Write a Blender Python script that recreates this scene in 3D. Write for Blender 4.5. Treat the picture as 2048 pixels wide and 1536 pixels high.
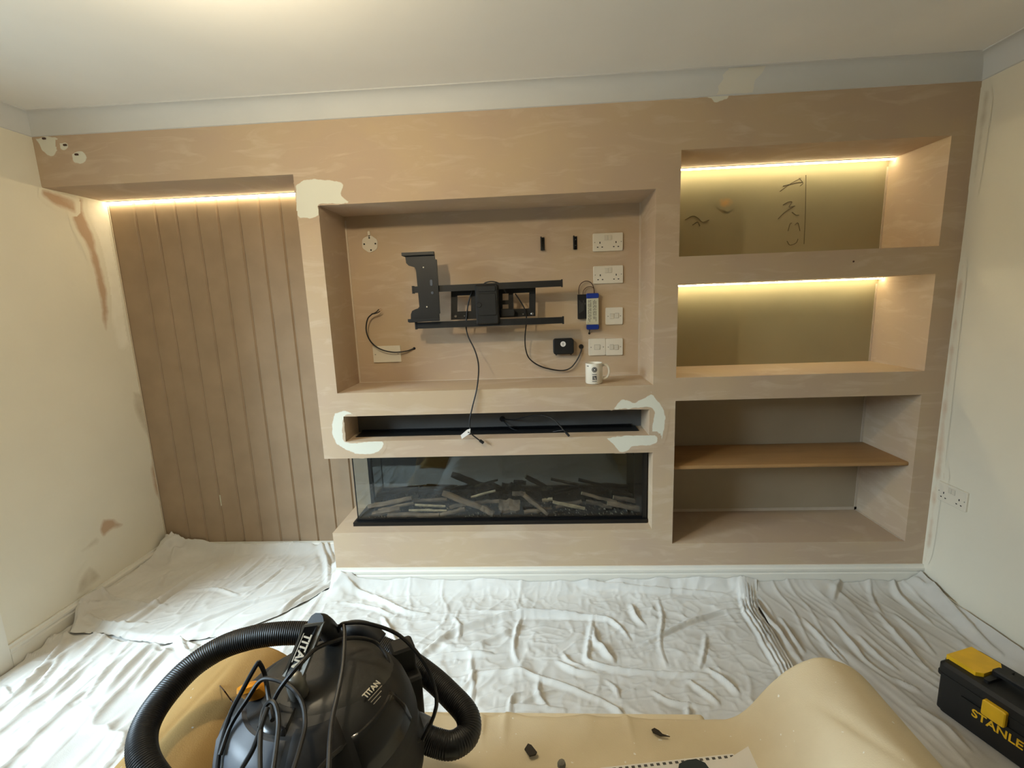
import bpy, math, random
import numpy as np
from mathutils import Vector, Matrix
random.seed(4)
for o in list(bpy.data.objects): bpy.data.objects.remove(o)
SC = bpy.context.scene
COL = SC.collection

# ---------------------------------------------------------------- camera
CAM = np.array([1.0378, -2.1506, 1.4137]); YAW, PITCH, ROLL, FPX = -0.0551, -0.1751, -0.0374, 952.393
_f = np.array([math.sin(YAW)*math.cos(PITCH), math.cos(YAW)*math.cos(PITCH), math.sin(PITCH)])
_r = np.array([math.cos(YAW), -math.sin(YAW), 0.0]); _u = np.cross(_r, _f)
CR = _r*math.cos(ROLL)+_u*math.sin(ROLL); CU = -_r*math.sin(ROLL)+_u*math.cos(ROLL); CF = _f
cd = bpy.data.cameras.new('camera'); cam = bpy.data.objects.new('camera', cd); COL.objects.link(cam)
cd.sensor_width = 36; cd.sensor_fit = 'HORIZONTAL'; cd.lens = FPX/2048*36; cd.clip_start = 0.02
cam.matrix_world = Matrix(((CR[0], CU[0], -CF[0], CAM[0]), (CR[1], CU[1], -CF[1], CAM[1]), (CR[2], CU[2], -CF[2], CAM[2]), (0, 0, 0, 1)))
SC.camera = cam

def at(u, v, x=None, y=None, z=None, d=None):
    """a measured point of the photograph carried onto a real plane of the room (or to a depth d)"""
    D = CF + CR*(u-1024)/FPX + CU*(768-v)/FPX
    if d is not None: return CAM + D*d
    k, val = (0, x) if x is not None else (1, y) if y is not None else (2, z)
    return CAM + D*(val-CAM[k])/D[k]

# ---------------------------------------------------------------- world, daylight, exposure
w = bpy.data.worlds.new('sky'); SC.world = w; w.use_nodes = True
bg = w.node_tree.nodes['Background']; bg.inputs[0].default_value = (0.64, 0.82, 1.0, 1); bg.inputs[1].default_value = 0.6
ld = bpy.data.lights.new('daylight', 'AREA'); ld.shape = 'RECTANGLE'; ld.size = 3.0; ld.size_y = 3.0
ld.energy = 1180; ld.color = (0.70, 0.86, 1.0)
lo = bpy.data.objects.new('daylight', ld); COL.objects.link(lo)
lo.location = (-4.30, -3.2, 3.55)
lo.rotation_euler = (Vector((0.9, -0.3, 0.0))-lo.location).to_track_quat('-Z', 'Y').to_euler()   # open sky above the garden
SC.view_settings.view_transform = 'Standard'; SC.view_settings.look = 'None'
SC.view_settings.exposure = 0.0; SC.view_settings.gamma = 1.0; SC.view_settings.use_curve_mapping = False
LAMP_E = 625.0
LED_E = 40.0

# ---------------------------------------------------------------- materials
def lin(c):
    return tuple(((x/255)/12.92 if x/255 <= 0.04045 else ((x/255+0.055)/1.055)**2.4) for x in c) + (1,)
def nodes_mat(name):
    m = bpy.data.materials.new(name); m.use_nodes = True
    nt = m.node_tree; b = nt.nodes['Principled BSDF']; return m, nt, b
def mat(name, rgb, rough=0.6, metal=0.0, var=0.0, scale=8.0, bump=0.0, bscale=60.0, spec=None, stretch=None, rgb2=None, coat=0):
    """procedural: two colours mixed by noise, optional fine relief"""
    m, nt, b = nodes_mat(name); N = nt.nodes; L = nt.links
    c1 = lin(rgb); b.inputs['Roughness'].default_value = rough; b.inputs['Metallic'].default_value = metal
    if spec is not None: b.inputs['Specular IOR Level'].default_value = spec
    if coat: b.inputs['Coat Weight'].default_value = coat; b.inputs['Coat Roughness'].default_value = 0.05
    tc = N.new('ShaderNodeTexCoord'); mp = N.new('ShaderNodeMapping'); L.new(tc.outputs['Object'], mp.inputs[0])
    if stretch: mp.inputs['Scale'].default_value = stretch
    nz = N.new('ShaderNodeTexNoise'); nz.inputs['Scale'].default_value = scale; nz.inputs['Detail'].default_value = 5; L.new(mp.outputs[0], nz.inputs['Vector'])
    if rgb2 is None:
        k = 1-max(var, 0.02); c2 = (c1[0]*k, c1[1]*k, c1[2]*k, 1)
    else: c2 = lin(rgb2)
    rp = N.new('ShaderNodeValToRGB'); rp.color_ramp.elements[0].position = 0.35; rp.color_ramp.elements[1].position = 0.68
    rp.color_ramp.elements[0].color = c2; rp.color_ramp.elements[1].color = c1
    L.new(nz.outputs['Fac'], rp.inputs[0]); L.new(rp.outputs[0], b.inputs['Base Color'])
    if bump:
        n2 = N.new('ShaderNodeTexNoise'); n2.inputs['Scale'].default_value = bscale; n2.inputs['Detail'].default_value = 4; L.new(tc.outputs['Object'], n2.inputs['Vector'])
        bp = N.new('ShaderNodeBump'); bp.inputs['Strength'].default_value = bump; bp.inputs['Distance'].default_value = 0.004
        L.new(n2.outputs['Fac'], bp.inputs['Height']); L.new(bp.outputs[0], b.inputs['Normal'])
    return m
def plaster_mat(name, a, b_, c, rough=0.85):
    m, nt, b = nodes_mat(name); N = nt.nodes; L = nt.links
    tc = N.new('ShaderNodeTexCoord'); b.inputs['Roughness'].default_value = rough; b.inputs['Specular IOR Level'].default_value = 0.25
    n1 = N.new('ShaderNodeTexNoise'); n1.inputs['Scale'].default_value = 2.6; n1.inputs['Detail'].default_value = 6; n1.inputs['Distortion'].default_value = 0.6
    mp = N.new('ShaderNodeMapping'); mp.inputs['Scale'].default_value = (2.2, 2.2, 9); L.new(tc.outputs['Object'], mp.inputs[0])
    n2 = N.new('ShaderNodeTexNoise'); n2.inputs['Scale'].default_value = 2.2; n2.inputs['Detail'].default_value = 7; n2.inputs['Distortion'].default_value = 1.0
    L.new(tc.outputs['Object'], n1.inputs['Vector']); L.new(mp.outputs[0], n2.inputs['Vector'])
    r1 = N.new('ShaderNodeValToRGB'); r1.color_ramp.elements[0].position = 0.38; r1.color_ramp.elements[1].position = 0.62
    r1.color_ramp.elements[0].color = lin(a); r1.color_ramp.elements[1].color = lin(b_); L.new(n1.outputs['Fac'], r1.inputs[0])
    r2 = N.new('ShaderNodeValToRGB'); r2.color_ramp.elements[0].position = 0.52; r2.color_ramp.elements[1].position = 0.72
    r2.color_ramp.elements[0].color = (0, 0, 0, 1); r2.color_ramp.elements[1].color = (0.75, 0.75, 0.75, 1); L.new(n2.outputs['Fac'], r2.inputs[0])
    mx = N.new('ShaderNodeMix'); mx.data_type = 'RGBA'; L.new(r2.outputs[0], mx.inputs[0]); L.new(r1.outputs[0], mx.inputs[6]); mx.inputs[7].default_value = lin(c)
    L.new(mx.outputs[2], b.inputs['Base Color'])
    n3 = N.new('ShaderNodeTexNoise'); n3.inputs['Scale'].default_value = 35; n3.inputs['Detail'].default_value = 6; L.new(tc.outputs['Object'], n3.inputs['Vector'])
    bp = N.new('ShaderNodeBump'); bp.inputs['Strength'].default_value = 0.12; bp.inputs['Distance'].default_value = 0.004
    L.new(n3.outputs['Fac'], bp.inputs['Height']); L.new(bp.outputs[0], b.inputs['Normal'])
    return m
def patch_mat(name, rgb, base, lo=0.62, hi=0.95, scale=30, amp=1.4):
    """a skim of filler or a stain: the wall's own material, changing to the patch colour where the attribute 'w' (thinning towards a ragged edge) is high"""
    m = base(name); nt = m.node_tree; N = nt.nodes; L = nt.links; b = N['Principled BSDF']
    src = b.inputs['Base Color'].links[0].from_socket
    at_ = N.new('ShaderNodeAttribute'); at_.attribute_name = 'w'
    tc = N.new('ShaderNodeTexCoord'); nz = N.new('ShaderNodeTexNoise'); nz.inputs['Scale'].default_value = scale; nz.inputs['Detail'].default_value = 6
    L.new(tc.outputs['Object'], nz.inputs['Vector'])
    ad = N.new('ShaderNodeMath'); ad.operation = 'MULTIPLY_ADD'; L.new(nz.outputs['Fac'], ad.inputs[0]); ad.inputs[1].default_value = amp; L.new(at_.outputs['Fac'], ad.inputs[2])
    mr = N.new('ShaderNodeMapRange'); mr.inputs[1].default_value = lo; mr.inputs[2].default_value = hi; L.new(ad.outputs[0], mr.inputs[0])
    mx = N.new('ShaderNodeMix'); mx.data_type = 'RGBA'; L.new(mr.outputs[0], mx.inputs[0]); L.new(src, mx.inputs[6]); mx.inputs[7].default_value = lin(rgb)
    L.new(mx.outputs[2], b.inputs['Base Color']); return m
def emit_mat(name, col, strength):
    m, nt, b = nodes_mat(name); b.inputs['Base Color'].default_value = (0.9, 0.9, 0.85, 1)
    b.inputs['Emission Color'].default_value = col; b.inputs['Emission Strength'].default_value = strength; return m
def glass_mat(name, tint=(0.90, 0.92, 0.92, 1)):
    m, nt, b = nodes_mat(name); N = nt.nodes; L = nt.links
    tr = N.new('ShaderNodeBsdfTransparent'); tr.inputs[0].default_value = tint
    gl = N.new('ShaderNodeBsdfGlossy'); gl.inputs['Roughness'].default_value = 0.01
    lw = N.new('ShaderNodeLayerWeight'); pw = N.new('ShaderNodeMath'); pw.operation = 'POWER'; pw.inputs[1].default_value = 5; L.new(lw.outputs['Facing'], pw.inputs[0])
    fr = N.new('ShaderNodeMath'); fr.operation = 'MULTIPLY_ADD'; fr.inputs[1].default_value = 0.96; fr.inputs[2].default_value = 0.04; L.new(pw.outputs[0], fr.inputs[0])
    ms = N.new('ShaderNodeMixShader'); L.new(fr.outputs[0], ms.inputs[0]); L.new(tr.outputs[0], ms.inputs[1]); L.new(gl.outputs[0], ms.inputs[2])
    L.new(ms.outputs[0], N['Material Output'].inputs['Surface']); return m
def cloth_mat(name, rgb, rgb2, spots=0.0):
    m, nt, b = nodes_mat(name); N = nt.nodes; L = nt.links
    b.inputs['Roughness'].default_value = 0.95; b.inputs['Specular IOR Level'].default_value = 0.1
    tc = N.new('ShaderNodeTexCoord')
    nz = N.new('ShaderNodeTexNoise'); nz.inputs['Scale'].default_value = 5; nz.inputs['Detail'].default_value = 6; L.new(tc.outputs['Object'], nz.inputs['Vector'])
    rp = N.new('ShaderNodeValToRGB'); rp.color_ramp.elements[0].position = 0.35; rp.color_ramp.elements[1].position = 0.65
    rp.color_ramp.elements[0].color = lin(rgb2); rp.color_ramp.elements[1].color = lin(rgb); L.new(nz.outputs['Fac'], rp.inputs[0])
    last = rp.outputs[0]
    if spots:
        n4 = N.new('ShaderNodeTexNoise'); n4.inputs['Scale'].default_value = 90; n4.inputs['Detail'].default_value = 1; L.new(tc.outputs['Object'], n4.inputs['Vector'])
        r4 = N.new('ShaderNodeMapRange'); r4.inputs[1].default_value = 0.76; r4.inputs[2].default_value = 0.79; L.new(n4.outputs['Fac'], r4.inputs[0])
        mx = N.new('ShaderNodeMix'); mx.data_type = 'RGBA'; L.new(r4.outputs[0], mx.inputs[0]); L.new(last, mx.inputs[6])
        mx.inputs[7].default_value = (spots, spots*0.97, spots*0.9, 1); last = mx.outputs[2]
    L.new(last, b.inputs['Base Color'])
    wv = N.new('ShaderNodeTexNoise'); wv.inputs['Scale'].default_value = 420; wv.inputs['Detail'].default_value = 2; L.new(tc.outputs['Object'], wv.inputs['Vector'])
    bp = N.new('ShaderNodeBump'); bp.inputs['Strength'].default_value = 0.25; bp.inputs['Distance'].default_value = 0.0015
    L.new(wv.outputs['Fac'], bp.inputs['Height']); L.new(bp.outputs[0], b.inputs['Normal']); return m

plaster_base = lambda n: plaster_mat(n, (187, 165, 142), (192, 170, 141), (204, 186, 163))
wall_base = lambda n: mat(n, (226, 219, 200), 0.85, var=0.05, scale=3, bump=0.12, bscale=45)
cove_base = lambda n: mat(n, (208, 208, 205), 0.8, var=0.05, scale=3)
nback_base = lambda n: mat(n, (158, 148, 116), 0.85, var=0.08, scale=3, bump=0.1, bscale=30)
M = dict(
    plaster=plaster_base('plaster'),
    wall=wall_base('wall_paint'),
    rearwall=mat('rear_wall_paint', (84, 80, 76), 0.85, var=0.05, scale=3, bump=0.08),
    ceiling=mat('ceiling_paint', (236, 234, 228), 0.9, var=0.04, scale=3, bump=0.06, bscale=30),
    coving=cove_base('coving_paint'),
    trim=mat('white_gloss', (226, 222, 210), 0.35, var=0.03),
    floor=mat('floor_carpet', (84, 76, 66), 0.95, var=0.2, scale=60, bump=0.4, bscale=300),
    mdf=mat('mdf', (164, 141, 114), 0.75, var=0.10, scale=7, bump=0.05, bscale=120, rgb2=(154, 132, 106)),
    mdfdark=mat('mdf_groove', (120, 92, 64), 0.9, var=0.1),
    mdfshelf=mat('mdf_shelf', (172, 132, 84), 0.6, var=0.15, scale=5, stretch=(1, 4, 4)),
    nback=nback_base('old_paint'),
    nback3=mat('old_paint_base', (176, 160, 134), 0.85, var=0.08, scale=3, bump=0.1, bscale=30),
    slot=mat('slot_grey', (104, 102, 98), 0.8, var=0.15, scale=6),
    black=mat('black_metal', (26, 25, 24), 0.45, var=0.15, scale=20),
    blackp=mat('black_plastic', (17, 17, 17), 0.55, var=0.2, scale=15, bump=0.05, bscale=200),
    blackg=mat('black_gloss_plastic', (20, 20, 21), 0.18, var=0.1, scale=15),
    charcoal=mat('charcoal_plastic', (46, 45, 42), 0.42, var=0.15, scale=25, bump=0.05, bscale=200),
    greyp=mat('grey_plastic', (86, 92, 102), 0.4, var=0.1, scale=15),
    silver=mat('silver_plastic', (118, 116, 108), 0.35, metal=0.3, var=0.08, scale=15),
    orange=mat('orange_plastic', (226, 150, 30), 0.4, var=0.08),
    rubber=mat('cable_rubber', (22, 21, 21), 0.5, var=0.1, scale=30),
    hose=mat('hose_plastic', (24, 24, 25), 0.42, var=0.15, scale=25),
    white=mat('white_plastic', (226, 218, 200), 0.35, var=0.03),
    offwhite=mat('plate_plastic', (214, 206, 188), 0.45, var=0.03),
    line=mat('moulding_shadow_line', (150, 143, 128), 0.5),
    dark=mat('dark_hole', (22, 20, 18), 0.8),
    zinc=mat('zinc_bolt', (190, 188, 182), 0.3, metal=0.8),
    brown=mat('brown_wire', (70, 40, 24), 0.5),
    copper=mat('copper_core', (190, 150, 110), 0.4, metal=0.5),
    blue=mat('blue_plastic', (30, 58, 150), 0.4, var=0.08),
    label=mat('label_paper', (206, 202, 176), 0.6, var=0.04),
    print=mat('print_ink', (84, 82, 78), 0.7),
    printdark=mat('print_ink_dark', (60, 58, 62), 0.7),
    mug=mat('mug_glaze', (236, 230, 214), 0.15, var=0.02, coat=0.5),
    firebase=mat('fire_black', (14, 15, 16), 0.3, var=0.1),
    log=mat('log_bark', (132, 108, 82), 0.85, var=0.5, scale=14, bump=0.8, bscale=40, rgb2=(74, 60, 46)),
    logend=mat('log_cut', (186, 166, 130), 0.8, var=0.3, scale=30, rgb2=(140, 122, 92)),
    crystal=mat('ember_glass', (150, 140, 120), 0.1, var=0.6, scale=120, rgb2=(24, 22, 20)),
    yellow=mat('yellow_plastic', (236, 186, 28), 0.45, var=0.12, scale=25),
    paper=mat('white_paper', (236, 232, 226), 0.7, var=0.02),
    stone=mat('grey_lump', (120, 118, 108), 0.9, var=0.3, scale=60),
    chip=mat('dark_chip', (44, 36, 26), 0.7, var=0.3, scale=60),
    teal=mat('dark_teal', (22, 38, 44), 0.5),
    pencil=mat('pencil_line', (92, 82, 62), 0.9),
    steel=mat('brushed_brass', (150, 140, 120), 0.35, metal=0.7),
    filler=patch_mat('filler', (222, 221, 206), plaster_base, 1.02, 1.22, 26),
    stain=patch_mat('plaster_stain', (186, 158, 130), wall_base, 1.35, 2.0, 9, 2.0),
    stain2=patch_mat('damp_stain', (192, 180, 156), wall_base, 1.35, 2.2, 9, 2.0),
    pinkskim=patch_mat('pink_skim', (206, 182, 156), wall_base, 1.3, 2.1, 12, 2.0),
    backskim=patch_mat('niche_smudge', (190, 150, 96), nback_base, 1.3, 2.1, 20, 2.0),
    pale=patch_mat('pale_skim', (236, 230, 214), wall_base, 1.2, 2.1, 9, 2.0),
    cove_fill=patch_mat('coving_repair', (216, 212, 200), cove_base, 0.9, 1.05, 30, 0.8),
    glass=glass_mat('fire_glass'),
    doorglass=glass_mat('door_glass', (0.96, 0.98, 0.98, 1)),
    led=emit_mat('led_glow', (1.0, 0.87, 0.56, 1), LED_E),
    bulb=emit_mat('bulb_glow', (1.0, 0.83, 0.56, 1), LAMP_E),
    cloth=cloth_mat('dust_sheet_cotton', (216, 214, 208), (204, 201, 194), 0.0),
    clothr=cloth_mat('dust_sheet_cotton_grey', (202, 198, 190), (192, 187, 178), 0.0),
    tan=cloth_mat('tan_cotton', (224, 210, 180), (212, 197, 166), 0.85),
    tan_shaded=cloth_mat('tan_cotton_shaded', (166, 136, 88), (155, 126, 80), 0.5),  # same cloth as tan; the left arm's shade is put into the darker colour
)
_nb = M['firebase']
m, nt, b = nodes_mat('fire_mirror'); b.inputs['Base Color'].default_value = (0.11, 0.12, 0.125, 1); b.inputs['Metallic'].default_value = 1.0; b.inputs['Roughness'].default_value = 0.03; M['mirror'] = m

# ---------------------------------------------------------------- mesh helpers
class G:
    def __init__(s): s.v = []; s.f = []
    def add(s, v, f):
        n = len(s.v); s.v += [tuple(float(c) for c in q) for q in v]; s.f += [tuple(i+n for i in q) for q in f]; return s
    def quad(s, a, b, c, d): return s.add([a, b, c, d], [(0, 1, 2, 3)])
    def box(s, x0, x1, y0, y1, z0, z1, T=None):
        v = [(x0, y0, z0), (x1, y0, z0), (x1, y1, z0), (x0, y1, z0), (x0, y0, z1), (x1, y0, z1), (x1, y1, z1), (x0, y1, z1)]
        if T: v = [T(q) for q in v]
        return s.add(v, [(0, 3, 2, 1), (4, 5, 6, 7), (0, 1, 5, 4), (1, 2, 6, 5), (2, 3, 7, 6), (3, 0, 4, 7)])
    def rbox(s, x0, x1, y0, y1, z0, z1, r=0.004, axis='y', n=4, ch=0.0, T=None):
        """box whose outline across the axis has rounded corners; the face at the low end of the axis is chamfered by ch"""
        if axis == 'y': a0, a1, b0, b1, c0, c1 = x0, x1, z0, z1, y0, y1
        elif axis == 'z': a0, a1, b0, b1, c0, c1 = x0, x1, y0, y1, z0, z1
        else: a0, a1, b0, b1, c0, c1 = y0, y1, z0, z1, x0, x1
        def ring(i):
            o = []; rr = max(r-i, 0.0004)
            for cx, cy, st in ((a1-i-rr, b1-i-rr, 0), (a0+i+rr, b1-i-rr, 90), (a0+i+rr, b0+i+rr, 180), (a1-i-rr, b0+i+rr, 270)):
                for k in range(n+1):
                    t = math.radians(st+90*k/n); o.append((cx+rr*math.cos(t), cy+rr*math.sin(t)))
            return o
        lv = [(0, c1), (0, c0+ch)] + ([(ch, c0)] if ch else [])
        if axis == 'z': lv = [(0, c0), (0, c1-ch)] + ([(ch, c1)] if ch else [])
        V = []; K = 4*(n+1)
        for i, c in lv:
            for a, b in ring(i):
                q = (a, c, b) if axis == 'y' else (a, b, c) if axis == 'z' else (c, a, b)
                V.append(T(q) if T else q)
        F = []
        for l in range(len(lv)-1):
            for k in range(K): F.append((l*K+k, l*K+(k+1) % K, (l+1)*K+(k+1) % K, (l+1)*K+k))
        F.append(tuple(range(K))[::-1]); F.append(tuple(range((len(lv)-1)*K, len(lv)*K)))
        return s.add(V, F)
    def prism(s, outline, T0, T1):
        n = len(outline); V = [T0(q) for q in outline]+[T1(q) for q in outline]
        F = [tuple(range(n))[::-1], tuple(range(n, 2*n))]+[(i, (i+1) % n, n+(i+1) % n, n+i) for i in range(n)]
        return s.add(V, F)
    def tube(s, pts, r, seg=8, sub=6, cap=True, closed=False, rf=None):
        P = smooth(pts, sub) if sub > 1 else [np.array(q, float) for q in pts]
        n = len(P); V = []; F = []; up = np.array((0.13, 0.21, 0.97)); prev = None
        for i in range(n):
            t = P[min(i+1, n-1)]-P[max(i-1, 0)]; t = t/(np.linalg.norm(t)+1e-9)
            a = (up if prev is None else prev); a = a-t*(a@t)
            if np.linalg.norm(a) < 1e-3: a = np.cross(t, (1, 0, 0.2))
            a = a/np.linalg.norm(a); b = np.cross(t, a); prev = a
            rr = r if rf is None else rf(i, n)
            for k in range(seg):
                th = 2*math.pi*k/seg; V.append(P[i]+rr*(a*math.cos(th)+b*math.sin(th)))
        for i in range(n-1):
            for k in range(seg): F.append((i*seg+k, i*seg+(k+1) % seg, (i+1)*seg+(k+1) % seg, (i+1)*seg+k))
        if cap: F.append(tuple(range(seg))[::-1]); F.append(tuple(range((n-1)*seg, n*seg)))
        return s.add(V, F)
    def lathe(s, prof, c, seg=40, T=None, sx=1, sy=1):
        V = []; F = []; n = len(prof)
        for r, z in prof:
            for k in range(seg):
                th = 2*math.pi*k/seg; q = (c[0]+sx*r*math.cos(th), c[1]+sy*r*math.sin(th), c[2]+z); V.append(T(q) if T else q)
        for i in range(n-1):
            for k in range(seg): F.append((i*seg+k, i*seg+(k+1) % seg, (i+1)*seg+(k+1) % seg, (i+1)*seg+k))
        F.append(tuple(range(seg))[::-1]); F.append(tuple(range((n-1)*seg, n*seg)))
        return s.add(V, F)
    def cyl(s, a, b, r, seg=16, r2=None):
        return s.tube([a, b], r, seg, 1, rf=(None if r2 is None else (lambda i, n: r if i == 0 else r2)))
def smooth(pts, sub):
    P = [np.array(q, float) for q in pts]; Q = [2*P[0]-P[1]]+P+[2*P[-1]-P[-2]]; out = []
    for i in range(1, len(Q)-2):
        p0, p1, p2, p3 = Q[i-1:i+3]
        for k in range(sub):
            t = k/sub; out.append(0.5*((2*p1)+(p2-p0)*t+(2*p0-5*p1+4*p2-p3)*t*t+(3*p1-p0-3*p2+p3)*t**3))
    return out+[P[-1]]
def mesh_obj(name, g, m, loc=(0, 0, 0), sm=False, attr=None):
    me = bpy.data.meshes.new(name)
    if isinstance(g, G): me.from_pydata([tuple(np.array(q)-loc) for q in g.v], [], g.f)
    else: me = g
    ms = m if isinstance(m, (list, tuple)) else [m]
    for q in ms: me.materials.append(q)
    me.update()
    if sm:
        me.polygons.foreach_set('use_smooth', [True]*len(me.polygons))
        try: me.set_sharp_from_angle(angle=math.radians(38))
        except Exception: pass
    if attr is not None:
        a = me.attributes.new('w', 'FLOAT', 'POINT'); a.data.foreach_set('value', attr)
    o = bpy.data.objects.new(name, me); COL.objects.link(o); return o
def tag(o, label, cat, group=None):
    o['label'] = label; o['category'] = cat
    if group: o['group'] = group
    return o
ORG = {}
def thing(name, label, cat, loc, group=None):
    o = bpy.data.objects.new(name, None); COL.objects.link(o); o.location = loc; o.empty_display_size = 0.05
    ORG[o] = np.array(loc, float); return tag(o, label, cat, group)
def part(name, g, m, parent, sm=False, label=None, attr=None):
    loc = ORG[parent]; o = mesh_obj(name, g, m, loc, sm, attr); o.parent = parent; ORG[o] = loc
    if label: o['label'] = label
    return o
def solo(name, g, m, loc, label, cat, group=None, sm=False):
    o = mesh_obj(name, g, m, np.array(loc, float), sm); o.location = loc; ORG[o] = np.array(loc, float); return tag(o, label, cat, group)
def struct(name, g, m, sm=False):
    o = mesh_obj(name, g, m, (0, 0, 0), sm); o['kind'] = 'structure'; ORG[o] = np.zeros(3); return o
def text_part(name, txt, m, parent, origin, ex, ey, size, depth=0.0006, bold=0.0, center=False):
    """lettering: ex = reading direction, ey = up direction of the letters (world unit vectors)"""
    c = bpy.data.curves.new(name, 'FONT'); c.body = txt; c.size = size; c.extrude = depth; c.offset = bold
    if center: c.align_x = 'CENTER'
    o = bpy.data.objects.new(name+'_tmp', c); COL.objects.link(o)
    dg = bpy.context.evaluated_depsgraph_get(); me = bpy.data.meshes.new_from_object(o.evaluated_get(dg)); bpy.data.objects.remove(o)
    ex = np.array(ex, float); ex /= np.linalg.norm(ex); ey = np.array(ey, float); ey -= ex*(ex@ey); ey /= np.linalg.norm(ey); ez = np.cross(ex, ey)
    g = G(); g.v = [tuple(np.array(origin)+ex*q.co.x+ey*q.co.y+ez*q.co.z) for q in me.vertices]; g.f = [tuple(p.vertices) for p in me.polygons]
    return part(name, g, m, parent)

# ---------------------------------------------------------------- measured dimensions (metres)
XW, XR, ZC = -1.1565, 2.8229, 2.28         # left wall, right wall, ceiling
ZCOV, COVP = 2.2015, 0.066
DP = 0.344                                  # back of the alcove
RX0, RX1, RZ0, RZ1, RD = 0.0962, 1.559, 1.0107, 1.8517, 0.2908
NX0, NX1, ND = 1.6602, 2.7313, 0.3454
N1, N2, N3 = (1.5696, 2.0002), (1.0395, 1.4557), (0.2332, 0.9334)
SX0, SX1, SZ0, SZ1, SD = 0.1143, 1.5437, 0.7745, 0.8985, 0.17
FX, FZ0, FZ1 = 1.5623, 0.3068, 0.6915
ZSOF = 1.9853
YR = -6.2

# ---------------------------------------------------------------- structure
g = G(); g.box(XW-0.3, XR+0.3, YR-0.2, 0.6, -0.1, 0); struct('floor', g, M['floor'])
g = G(); g.box(-7.0, XW-0.3, -8.0, 4.0, -0.22, -0.12); struct('bounce_ground', g, mat('bounce_ground_pale', (214, 210, 200), 0.9, var=0.1, scale=3))  # unseen pale ground, added to bounce daylight up to the left of the ceiling
g = G(); g.box(XW-0.3, XR+0.3, YR-0.2, 0.6, ZC, ZC+0.1); struct('ceiling', g, M['ceiling'])
g = G(); g.box(XW-0.3, XR+0.3, 0.40, 0.5, -0.1, ZC+0.1); struct('wall_back', g, M['nback'])
g = G(); g.box(XW-0.3, XR+0.3, YR-0.2, YR, 0, ZC); struct('wall_rear', g, M['rearwall'])
g = G(); g.box(XR, XR+0.15, YR, 0.45, 0, ZC); wall_r = struct('wall_right', g, M['wall'])
DY0, DY1, DZ = -2.65, -0.53, 2.06             # glazed door opening in the left wall
g = G(); g.box(XW-0.15, XW, DY1, 0.45, 0, ZC); g.box(XW-0.15, XW, YR, DY0, 0, ZC); g.box(XW-0.15, XW, DY0, DY1, DZ, ZC)
wall_l = struct('wall_left', g, M['wall'])
# media wall: front sheet with openings, reveals
holes = [(RX0, RX1, RZ0, RZ1), (SX0, SX1, SZ0, SZ1), (0, FX, FZ0, FZ1)]+[(NX0, NX1)+n for n in (N1, N2, N3)]+[(XW, 0, 0, ZSOF)]
g = G()
xs = sorted({XW, 0, XR}|{h[0] for h in holes}|{h[1] for h in holes}); zs = sorted({0, ZC}|{h[2] for h in holes}|{h[3] for h in holes})
for i in range(len(xs)-1):
    for j in range(len(zs)-1):
        cx, cz = (xs[i]+xs[i+1])/2, (zs[j]+zs[j+1])/2
        if any(h[0] < cx < h[1] and h[2] < cz < h[3] for h in holes): continue
        g.quad((xs[i], 0, zs[j]), (xs[i+1], 0, zs[j]), (xs[i+1], 0, zs[j+1]), (xs[i], 0, zs[j+1]))
def reveal(x0, x1, z0, z1, d, back=True, left=True):
    g.quad((x0, 0, z0), (x0, d, z0), (x1, d, z0), (x1, 0, z0))
    g.quad((x0, 0, z1), (x1, 0, z1), (x1, d, z1), (x0, d, z1))
    if left: g.quad((x0, 0, z0), (x0, 0, z1), (x0, d, z1), (x0, d, z0))
    g.quad((x1, 0, z0), (x1, d, z0), (x1, d, z1), (x1, 0, z1))
    if back: g.quad((x0, d, z0), (x0, d, z1), (x1, d, z1), (x1, d, z0))
reveal(RX0, RX1, RZ0, RZ1, RD)
for n in (N1, N2, N3): reveal(NX0, NX1, n[0], n[1], ND, back=False)
reveal(SX0, SX1, SZ0, SZ1, SD, back=False)
reveal(0, FX, FZ0, FZ1, DP, back=False, left=False)
g.quad((XW, 0, ZSOF), (0, 0, ZSOF), (0, DP, ZSOF), (XW, DP, ZSOF))             # bulkhead soffit over the alcove
g.quad((0, 0, FZ1), (0, DP, FZ1), (0, DP, ZSOF), (0, 0, ZSOF))                 # side of the chimney block
g.quad((0, 0, 0), (0, DP, 0), (0, DP, FZ0), (0, 0, FZ0))                       # side of the hearth
g.box(0.017, 0.104, 0.285, DP, FZ0, FZ1)                                       # plastered post behind the fire's end glass
media = struct('wall_front', g, M['plaster'])
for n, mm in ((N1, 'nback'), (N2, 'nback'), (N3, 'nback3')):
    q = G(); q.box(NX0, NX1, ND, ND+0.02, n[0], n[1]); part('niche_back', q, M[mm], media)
q = G(); q.box(SX0, SX1, SD, SD+0.015, SZ0, SZ1); part('slot_back', q, M['slot'], media)
q = G(); q.box(SX0+0.02, SX1-0.03, 0.075, SD, SZ0, SZ0+0.003); q.box(SX0+0.02, SX1-0.05, SD-0.008, SD, SZ0+0.003, SZ0+0.012); part('slot_liner', q, M['firebase'], media)

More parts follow.
